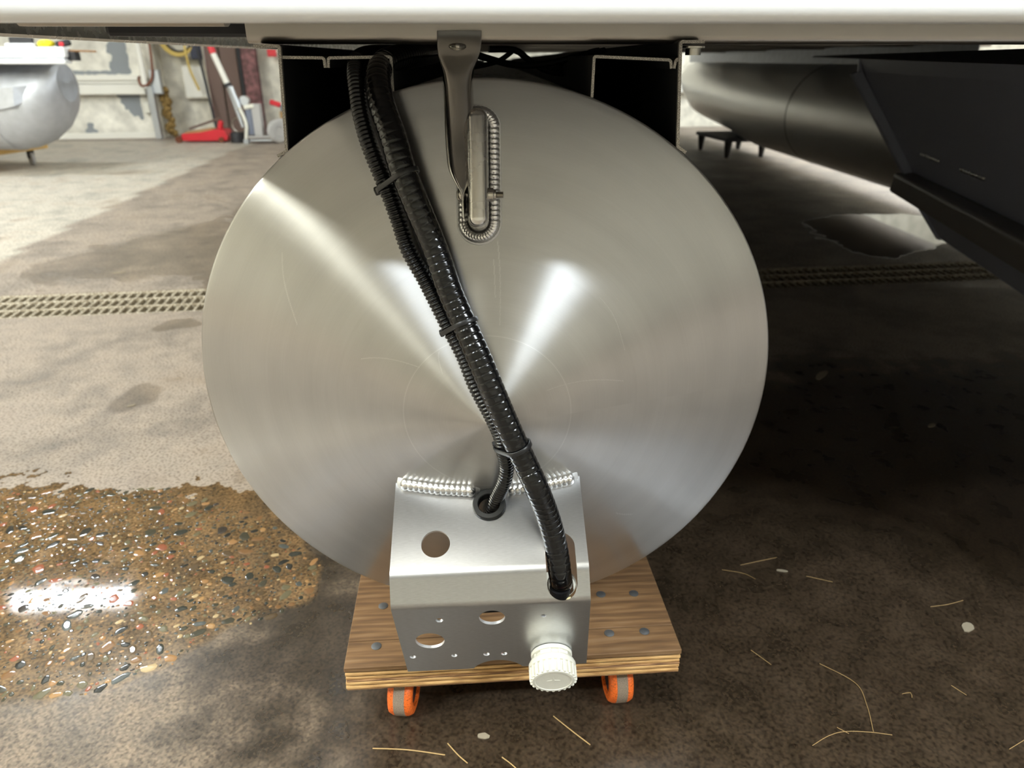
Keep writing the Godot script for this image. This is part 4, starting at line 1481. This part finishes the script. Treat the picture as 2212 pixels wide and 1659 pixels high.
# ---- neighbouring boat, left background
func neighbour() -> void:
	var p := thing("pontoon", "pale aluminium pontoon of the neighbouring boat with a rounded folded nose, at the left edge", "pontoon")
	var mb := MB.new()
	var rings := []
	for q in [[-6.6, 0.455, 0.29, 0.29], [-3.62, 0.455, 0.29, 0.29], [-3.5, 0.46, 0.282, 0.285], [-3.38, 0.482, 0.262, 0.27], [-3.28, 0.52, 0.228, 0.245], [-3.215, 0.56, 0.188, 0.2], [-3.18, 0.60, 0.148, 0.15], [-3.172, 0.615, 0.12, 0.12]]:
		var ring := PackedVector3Array()
		for k in 56:
			var a := TAU * k / 56
			ring.append(Vector3(q[0], q[1] + sin(a) * q[2], -5.5 + cos(a) * q[3]))
		rings.append(ring)
	mb.loft(rings)
	obj("tube", mb, M.dull_alu, p)
	mb = MB.new()
	mb.lathe([Vector2(0.29, -0.012), Vector2(0.294, -0.006), Vector2(0.294, 0.006), Vector2(0.29, 0.012)], 64, Transform3D(Basis(Vector3.BACK, PI / 2) , Vector3(-3.60, 0.455, -5.5)))
	obj("seam_ring", mb, M.dull_alu, p)
	# folded flap on the nose
	var fold := MB.new()
	var fa := PackedVector3Array([Vector3(-3.58, 0.585, -5.235), Vector3(-3.38, 0.60, -5.215), Vector3(-3.20, 0.625, -5.40)])
	var fb := PackedVector3Array([Vector3(-3.57, 0.45, -5.195), Vector3(-3.40, 0.485, -5.205), Vector3(-3.205, 0.60, -5.38)])
	var prev := []
	for i in 3:
		var out := Vector3(0, 0, 0.006)
		prev.append(PackedVector3Array([fa[i], fb[i], fb[i] + out + Vector3(0, -0.006, 0), fa[i] + out]))
	for i in 2:
		fold.flat4(prev[i][3], prev[i + 1][3], prev[i + 1][2], prev[i][2], Vector3(-3.4, 0.5, -5.6))
		fold.flat4(prev[i][1], prev[i + 1][1], prev[i + 1][2], prev[i][2], Vector3(-3.4, 0.6, -5.3))
		fold.flat4(prev[i][0], prev[i + 1][0], prev[i + 1][3], prev[i][3], Vector3(-3.4, 0.4, -5.3))
	obj("nose_flap", fold, M.dull_alu, p)
	# its deck edge
	var d := thing("boat_deck", "white aluminium deck edge of the neighbouring boat above its pale pontoon", "boat deck")
	obj("rail", bx(Vector3(-4.7, 0.815, -5.24), Vector3(3.46, 0.062, 0.08), 0.006), M.white_paint, d)
	obj("rail", bx(Vector3(-4.7, 0.776, -5.235), Vector3(3.44, 0.014, 0.07), 0.003), M.dull_alu, d)
	obj("rail", bx(Vector3(-4.7, 0.756, -5.225), Vector3(3.46, 0.026, 0.09), 0.005), M.white_paint, d)
	obj("deck_pan", bx(Vector3(-4.8, 0.83, -5.46), Vector3(3.2, 0.03, 0.42)), M.dull_alu, d)
	obj("end_block", bx(Vector3(-2.95, 0.79, -5.27), Vector3(0.055, 0.055, 0.06), 0.004), M.dark, d)
	# things lying on that deck
	var tray := thing("tray", "white framed tray with dark panel on the neighbouring deck", "tray", at(-3.30, 0.8462, -5.32))
	obj("frame", bx(Vector3(0, 0.012, 0), Vector3(0.20, 0.022, 0.10), 0.004), M.white_paint, tray)
	obj("panel", bx(Vector3(-0.01, 0.042, 0.0), Vector3(0.16, 0.04, 0.02), 0.003, Vector3(-0.2, 0, 0)), M.dark, tray)
	var cl := MB.new()
	cl.blob(Transform3D(Basis.from_scale(Vector3(0.058, 0.024, 0.04)), Vector3(-3.135, 0.868, -5.30)), 18, 8)
	cl.blob(Transform3D(Basis.from_scale(Vector3(0.022, 0.018, 0.03)), Vector3(-3.15, 0.862, -5.27)), 14, 8)
	tag(obj("cloth", cl, M.yellow), "crumpled bright yellow cloth on the neighbouring deck", "cloth")
	var dr := thing("drill", "dark power tool with a red side lying on the neighbouring deck", "tool", at(-3.02, 0.8462, -5.30, 12.0))
	obj("body", bx(Vector3(0, 0.022, 0), Vector3(0.09, 0.04, 0.05), 0.010, Vector3(0, 0, 0.2)), M.dark, dr)
	obj("housing", bx(Vector3(-0.005, 0.018, 0.022), Vector3(0.03, 0.026, 0.02), 0.006), M.red, dr)
	tag(obj("stick", bx(Vector3(-2.885, 0.822, -5.26), Vector3(0.19, 0.012, 0.02), 0.002, Vector3(0, 0, -0.03)), M.ply_b), "short brown wooden stick poking out past the neighbouring deck edge", "stick")
	# dolly under it
	var w := thing("dolly", "pale pine plank dolly with small casters under the neighbouring pontoon", "dolly", at(-3.86, 0, -5.55, -10.0))
	obj("board", bx(Vector3(-0.42, 0.142, -0.12), Vector3(0.9, 0.045, 0.72), 0.004), M.pine, w)
	for q in [[-0.10, 0.13], [-0.06, -0.38], [-0.75, 0.13], [-0.75, -0.38]]:
		var c := Node3D.new()
		c.name = numbered(w, "caster")
		c.transform = at(q[0], 0, q[1], 60.0)
		w.add_child(c)
		mb = MB.new()
		mb.lathe([Vector2(0.0, -0.014), Vector2(0.044, -0.014), Vector2(0.05, -0.009), Vector2(0.05, 0.009), Vector2(0.044, 0.014), Vector2(0, 0.014)], 28, Transform3D(Basis(Vector3(0, 1, 0), Vector3(1, 0, 0), Vector3(0, 0, -1)), Vector3(0, 0.05, 0)))
		obj("wheel", mb, M.wheel_grey, c)
		obj("fork", bx(Vector3(0, 0.085, 0), Vector3(0.045, 0.07, 0.04), 0.004), M.dark_iron, c)

# ---- tool corner, left background
func back_corner() -> void:
	var z := -7.98
	tag(obj("conduit", tube(PackedVector3Array([Vector3(-3.80, 1.6, z), Vector3(-3.80, 0.9, z), Vector3(-3.80, 0.5, z + 0.01)]), 0.028, 14, 0.1), M.offwhite), "white conduit running down the back wall to the end of the ledge", "pipe")
	tag(obj("post", bx(Vector3(-3.765, 0.262, -8.0), Vector3(0.062, 0.52, 0.06), 0.004), M.galv), "worn grey post below the white conduit, standing at the wall corner", "post")
	tag(obj("copper_pipe", tube(PackedVector3Array([Vector3(-3.68, 1.3, -8.0), Vector3(-3.69, 0.85, -8.0), Vector3(-3.715, 0.62, -7.99), Vector3(-3.76, 0.54, -7.96), Vector3(-3.81, 0.525, -7.93), Vector3(-3.835, 0.545, -7.945), Vector3(-3.845, 0.60, -7.96), Vector3(-3.845, 0.62, -8.05)]), 0.011, 10, 0.03), M.copper), "brown copper pipe looping under the white conduit", "pipe")
	var gb := thing("conduit_box", "grey metal box beside the white conduit at the wall corner", "box", at(-3.715, 0.44, -8.06, 10))
	obj("body", bx(Vector3(0, 0.12, 0), Vector3(0.10, 0.24, 0.08), 0.006), M.greybox, gb)
	obj("lid", bx(Vector3(0, 0.12, 0.043), Vector3(0.09, 0.22, 0.008), 0.002), M.galv, gb)
	var fz := MB.new()
	var rng := RandomNumberGenerator.new()
	rng.seed = 5
	for i in 46:
		var f := rng.randf()
		fz.blob(Transform3D(Basis.from_euler(Vector3(rng.randf() * 3, rng.randf() * 3, rng.randf() * 3)) * Basis.from_scale(Vector3(0.05, 0.03, 0.04) * rng.randf_range(0.5, 1.0)), Vector3(-3.69 + rng.randf_range(-0.035, 0.045), 0.035 + f * 0.46, -8.13 + rng.randf_range(-0.02, 0.03))), 8, 5)
	tag(obj("insulation", fz, M.fuzz), "ragged brown insulation bulging out of the wall corner", "insulation")
	var ob := thing("outlet", "small white outlet box on the wall left of the grey post", "outlet", at(-3.868, 0.25, -8.07, 10))
	obj("box", bx(Vector3(0, 0.055, 0), Vector3(0.055, 0.11, 0.05), 0.008), M.offwhite, ob)
	obj("cover", bx(Vector3(0, 0.055, 0.027), Vector3(0.045, 0.09, 0.006), 0.002), M.plastic, ob)
	var pn := thing("access_panel", "flat cream metal panel on the wall behind the hanging yellow hose", "panel", at(-3.46, 0.38, -8.475, 10))
	obj("frame", bx(Vector3(0, 0.17, 0), Vector3(0.28, 0.34, 0.05), 0.004), M.cream, pn)
	obj("door", bx(Vector3(0, 0.17, 0.028), Vector3(0.25, 0.31, 0.008), 0.002), M.offwhite, pn)
	tag(obj("pipe", rod(Vector3(-3.32, 0.02, -8.42), Vector3(-3.32, 1.5, -8.42), 0.028), M.cream), "cream painted pipe standing between the wall panel and the brown sheets", "pipe")
	# coiled hose and its hanging end
	var coil := thing("hose_coil", "coil of dark and yellow hose hanging on the wall above the cream panel", "hose", at(-3.55, 1.02, -8.36, 10))
	for k in 5:
		var mb := MB.new()
		var pts := PackedVector3Array()
		for i in 41:
			var a := TAU * i / 40
			pts.append(Vector3(cos(a) * (0.15 + 0.008 * k), sin(a) * (0.17 + 0.010 * k), 0.02 * k - 0.04))
		mb.sweep(pts, func(_i): return 0.012, 8, false)
		obj("loop", mb, M.dark if k < 2 else M.yellow_hose, coil)
	tag(obj("yellow_hose", tube(PackedVector3Array([Vector3(-3.465, 1.0, -8.34), Vector3(-3.465, 0.85, -8.32), Vector3(-3.455, 0.68, -8.33), Vector3(-3.425, 0.56, -8.34), Vector3(-3.395, 0.47, -8.34)]), 0.013, 10, 0.03), M.yellow_hose), "tan hose end hanging down in front of the cream panel", "hose")
	tag(obj("jacket", bx(Vector3(-3.375, 0.88, -8.36), Vector3(0.11, 0.22, 0.05), 0.02), M.navy), "navy blue cloth bag hanging beside the hose coil", "bag")
	tag(obj("pry_bar", rod(Vector3(-3.352, 0.95, -8.35), Vector3(-3.235, 0.012, -8.25), 0.014), M.dark), "thin black bar leaning against the wall behind the floor jack", "bar")
	var bs := thing("sheet", "narrow brown sheet leaning upright on the wall behind the jack handle", "panel", at(-3.225, 0, -8.40, 10), "brown sheets against the wall")
	obj("face", bx(Vector3(0, 0.60, 0), Vector3(0.13, 1.2, 0.02), 0.003), M.brown, bs)
	obj("edge", bx(Vector3(-0.066, 0.60, 0.002), Vector3(0.008, 1.2, 0.028), 0.002), M.maroon, bs)
	var bs2 := thing("sheet", "wide taupe sheet standing upright between the brown sheet and the dark gap", "panel", at(-3.07, 0, -8.46, 10), "brown sheets against the wall")
	obj("face", bx(Vector3(0, 0.60, 0), Vector3(0.17, 1.2, 0.02), 0.003), M.brown, bs2)
	tag(obj("post", bx(Vector3(-2.965, 0.65, -8.50), Vector3(0.045, 1.3, 0.04), 0.003), M.dark), "near-black strip standing in for the dark gap left of the maroon steel column", "post")  # near-black strip added for the dark gap between sheet and column
	var col := thing("steel_column", "maroon painted steel column against the pale back wall", "column", at(-2.85, 0, -8.48, 10))
	obj("flange", bx(Vector3(0, 1.5, 0.06), Vector3(0.15, 3.0, 0.012), 0.002), M.maroon, col)
	obj("flange", bx(Vector3(0, 1.5, -0.06), Vector3(0.15, 3.0, 0.012), 0.002), M.maroon, col)
	obj("web", bx(Vector3(0, 1.5, 0), Vector3(0.010, 3.0, 0.11)), M.maroon, col)
	tag(obj("red_box", bx(Vector3(-2.62, 0.845, -8.55), Vector3(0.09, 0.09, 0.06), 0.008), M.red), "small red box fixed high on the pale wall right of the maroon column", "box")
	# trolley jack
	var j := thing("floor_jack", "low red floor jack on the concrete in front of the back wall", "jack", at(-3.14, 0, -7.72, 4))
	var mb := MB.new()
	mb.prism(PackedVector2Array(v2([-0.23, 0.02, -0.22, 0.085, -0.05, 0.095, 0.10, 0.125, 0.21, 0.12, 0.235, 0.06, 0.22, 0.018])), -0.10, 0.10)
	obj("frame", mb, M.red, j)
	mb = MB.new()
	mb.prism(PackedVector2Array(v2([-0.21, 0.086, -0.20, 0.10, 0.05, 0.135, 0.10, 0.128, 0.02, 0.10])), -0.05, 0.05)
	obj("arm", mb, M.cardboard, j)
	obj("valve", bx(Vector3(0.15, 0.16, 0.0), Vector3(0.045, 0.09, 0.05), 0.012, Vector3(0, 0, -0.3)), M.red, j)
	for q in [[-0.25, 0.032, 0.032], [0.17, 0.022, 0.026]]:
		for s in [-0.11, 0.11]:
			mb = MB.new()
			mb.lathe([Vector2(0, -0.018), Vector2(q[2], -0.018), Vector2(q[2], 0.018), Vector2(0, 0.018)], 22, Transform3D(Basis(Vector3.RIGHT, PI / 2), Vector3(q[0], q[2], s)))
			obj("wheel", mb, M.copper, j)
	tag(obj("jack_bar", bx(Vector3(-3.19, 0.168, -7.83), Vector3(0.36, 0.022, 0.022), 0.004, Vector3(0, 0, 0.3)), M.brown), "short brown bar lying slanted behind the red floor jack", "bar")
	# jack handle, leaning
	var h := thing("jack_handle", "white padded lever with red tip and steel shaft leaning beside the floor jack", "handle")
	obj("tip", rod(Vector3(-2.955, 0.96, -7.66), Vector3(-2.915, 0.824, -7.64), 0.031, 14), M.red, h)
	obj("grip", rod(Vector3(-2.915, 0.824, -7.64), Vector3(-2.815, 0.551, -7.62), 0.028, 14), M.offwhite, h)
	obj("shaft", rod(Vector3(-2.815, 0.551, -7.62), Vector3(-2.715, 0.15, -7.60), 0.019, 12), M.galv, h)
	obj("collar", rod(Vector3(-2.817, 0.558, -7.62), Vector3(-2.808, 0.53, -7.62), 0.037, 14), M.dark, h)
	var ar := thing("hoist_leg", "bent galvanised leg standing in front of the hand truck", "hoist")
	obj("arm", rod(Vector3(-2.765, 0.53, -7.55), Vector3(-2.71, 0.335, -7.55), 0.026, 12), M.galv, ar)
	obj("leg", tube(PackedVector3Array([Vector3(-2.71, 0.345, -7.55), Vector3(-2.675, 0.26, -7.54), Vector3(-2.655, 0.17, -7.53), Vector3(-2.672, 0.05, -7.52), Vector3(-2.672, 0.0, -7.52)]), 0.016, 10, 0.02), M.plastic, ar)
	obj("foot", bx(Vector3(-2.67, 0.022, -7.52), Vector3(0.05, 0.045, 0.07), 0.006), M.galv, ar)
	var mc := MB.new()
	mc.lathe([Vector2(0, 0), Vector2(0.072, 0), Vector2(0.072, 0.085), Vector2(0.06, 0.10), Vector2(0, 0.10)], 28, at(-2.80, 0, -7.64))
	tag(obj("drum", mc, M.dark), "squat black drum on the floor between red jack and hand truck", "drum")
	mc = MB.new()
	var ringp := PackedVector3Array()
	for i in 33:
		var a := TAU * i / 32
		ringp.append(Vector3(-2.775 + cos(a) * 0.075, 0.165 + sin(a) * 0.07, -7.66 + cos(a) * 0.02))
	mc.sweep(ringp, func(_i): return 0.007, 8, false)
	tag(obj("wire_ring", mc, M.steel), "loop of wire lying on top of the black drum", "wire")
	# hand truck with grey box
	var ht := thing("hand_truck", "grey wheeled hand truck with pale tyres beside the maroon column", "hand truck", at(-2.5, 0, -7.62, 3))
	obj("back_plate", bx(Vector3(-0.06, 0.22, 0.0), Vector3(0.085, 0.30, 0.10), 0.006), M.wheel_grey, ht)
	obj("side_plate", bx(Vector3(-0.13, 0.20, 0.02), Vector3(0.06, 0.24, 0.08), 0.006), M.bluegrey, ht)
	obj("base_plate", bx(Vector3(-0.02, 0.062, 0.02), Vector3(0.27, 0.018, 0.16), 0.004), M.wheel_grey, ht)
	obj("axle", rod(Vector3(-0.16, 0.028, 0.06), Vector3(0.12, 0.028, 0.06), 0.013), M.galv, ht)
	for q in [[0.13, 0.03], [0.13, -0.12]]:
		mb = MB.new()
		mb.lathe([Vector2(0.0, -0.022), Vector2(0.045, -0.022), Vector2(0.05, -0.03), Vector2(0.10, -0.03), Vector2(0.112, -0.018), Vector2(0.112, 0.018), Vector2(0.10, 0.03), Vector2(0.05, 0.03), Vector2(0.045, 0.022), Vector2(0, 0.022)], 32, Transform3D(Basis(Vector3.UP, 0.75) * Basis(Vector3.RIGHT, PI / 2), Vector3(q[0], 0.112, q[1])))
		obj("wheel", mb, M.wheel_grey, ht)
	obj("reel", rod(Vector3(-0.165, 0.40, -0.03), Vector3(-0.165, 0.40, 0.03), 0.045, 20), M.galv, ht)
	obj("clip", bx(Vector3(-0.12, 0.345, 0.04), Vector3(0.10, 0.04, 0.05), 0.01, Vector3(0, 0, 0.2)), M.plastic, ht)
	var rh := thing("gas_torch", "red handled torch standing on the carton behind the hand truck", "torch", at(-2.42, 0, -7.86))
	obj("handle", bx(Vector3(-0.02, 0.36, 0), Vector3(0.11, 0.05, 0.04), 0.012, Vector3(0, 0, -0.3)), M.red, rh)
	obj("tank", rod(Vector3(0.075, 0.285, 0), Vector3(0.075, 0.345, 0), 0.045, 20), M.bluegrey, rh)
	tag(obj("carton", bx(Vector3(-2.33, 0.142, -7.90), Vector3(0.15, 0.284, 0.12), 0.004), M.cardboard), "brown cardboard carton standing behind the hand truck wheel", "carton")

# ---- straw and scraps on the floor
func litter() -> void:
	var straws := [
		[[-0.17, -0.604, -0.127, -0.602, -0.081, -0.595], "long pale straw at the bottom edge left of the middle"],
		[[-0.079, -0.611, -0.065, -0.595, -0.053, -0.584], "short thick straw at the bottom edge, tip touching the long pale one"],
		[[0.053, -0.651, 0.075, -0.629, 0.096, -0.609], "straight amber straw below the white ribbed cap"],
		[[-0.012, -0.592, -0.001, -0.583, 0.006, -0.576], "faint short straw at the bottom edge right of the thick one"],
		[[0.428, -0.738, 0.463, -0.704, 0.462, -0.668, 0.452, -0.628], "thin straw bent like a hook on the dark floor at lower right"],
		[[0.368, -0.608, 0.394, -0.622, 0.417, -0.628, 0.448, -0.627, 0.473, -0.623], "long curved straw lying across the foot of the hook-shaped one"],
		[[0.409, -0.634, 0.42, -0.625], "tiny straw crossing the long curved one at lower right"],
		[[0.59, -0.70, 0.601, -0.684], "short straw nearest the lower right corner of the floor"],
		[[0.34, -0.763, 0.36, -0.736], "short straw right of the dolly's front corner"],
		[[0.643, -0.851, 0.672, -0.856, 0.701, -0.865], "straw on the dark floor near the right edge"],
		[[0.346, -0.938, 0.378, -0.929, 0.394, -0.915], "bent straw right of the dolly, nearest to it"],
		[[0.38, -0.95, 0.447, -0.97], "slanting straw just behind the bent one right of the dolly"],
		[[0.479, -0.922, 0.516, -0.908], "dull straw right of the pale wood chip"],
		[[0.517, -0.686, 0.529, -0.688, 0.527, -0.680], "small kinked straw above the long curved one"],
		[[0.606, -0.603, 0.633, -0.616], "straw at the right edge of the bottom corner"],
	]
	for s in straws:
		var pts := PackedVector3Array()
		for i in range(0, s[0].size(), 2):
			pts.append(Vector3(s[0][i], 0.0012, s[0][i + 1]))
		var fat := 0.0008 if s[0][0] < 0.1 and s[0].size() > 4 else 0.0004
		tag(obj("straw", tube(pts, fat, 6, 0.006), M.straw), s[1], "straw", "straws on the floor")
	var scraps := [[0.826, -1.735, 0.042, 0.012, 50.0, "long pale scrap on the dark floor right of the pontoon"], [0.966, -1.447, 0.015, 0.006, 35.0, "small pale scrap nearer than the long one right of the pontoon"], [0.444, -0.936, 0.010, 0.0028, -10.0, "tiny tan wood chip on the floor right of the dolly"], [0.675, -0.808, 0.012, 0.008, 40.0, "whitish flake on the dark floor at the right"], [-0.036, -0.622, 0.0085, 0.005, 0.0, "pale flake on the floor below the dolly's left caster"], [-0.926, -1.55, 0.010, 0.003, 30.0, "whitish chip in the damp patch left of the pontoon"], [-1.555, -2.742, 0.025, 0.007, 10.0, "pale scrap in the damp patch beyond the drain"]]
	for s in scraps:
		var poly := PackedVector2Array()
		var rng := RandomNumberGenerator.new()
		rng.seed = int(absf(s[0]) * 1000)
		for k in 10:
			var a := TAU * k / 10
			poly.append(Vector2(cos(a) * s[2], sin(a) * s[3]) * rng.randf_range(0.75, 1.1))
		var mb := MB.new()
		mb.prism(poly, 0.0, 0.0014, Transform3D(Basis(Vector3.RIGHT, Vector3(0, 0, -1), Vector3.UP), Vector3.ZERO))
		tag(obj("scrap", mb, M.leaf, self, at(s[0], 0.0002, s[1], s[4])), s[5], "scrap", "scraps on the floor")
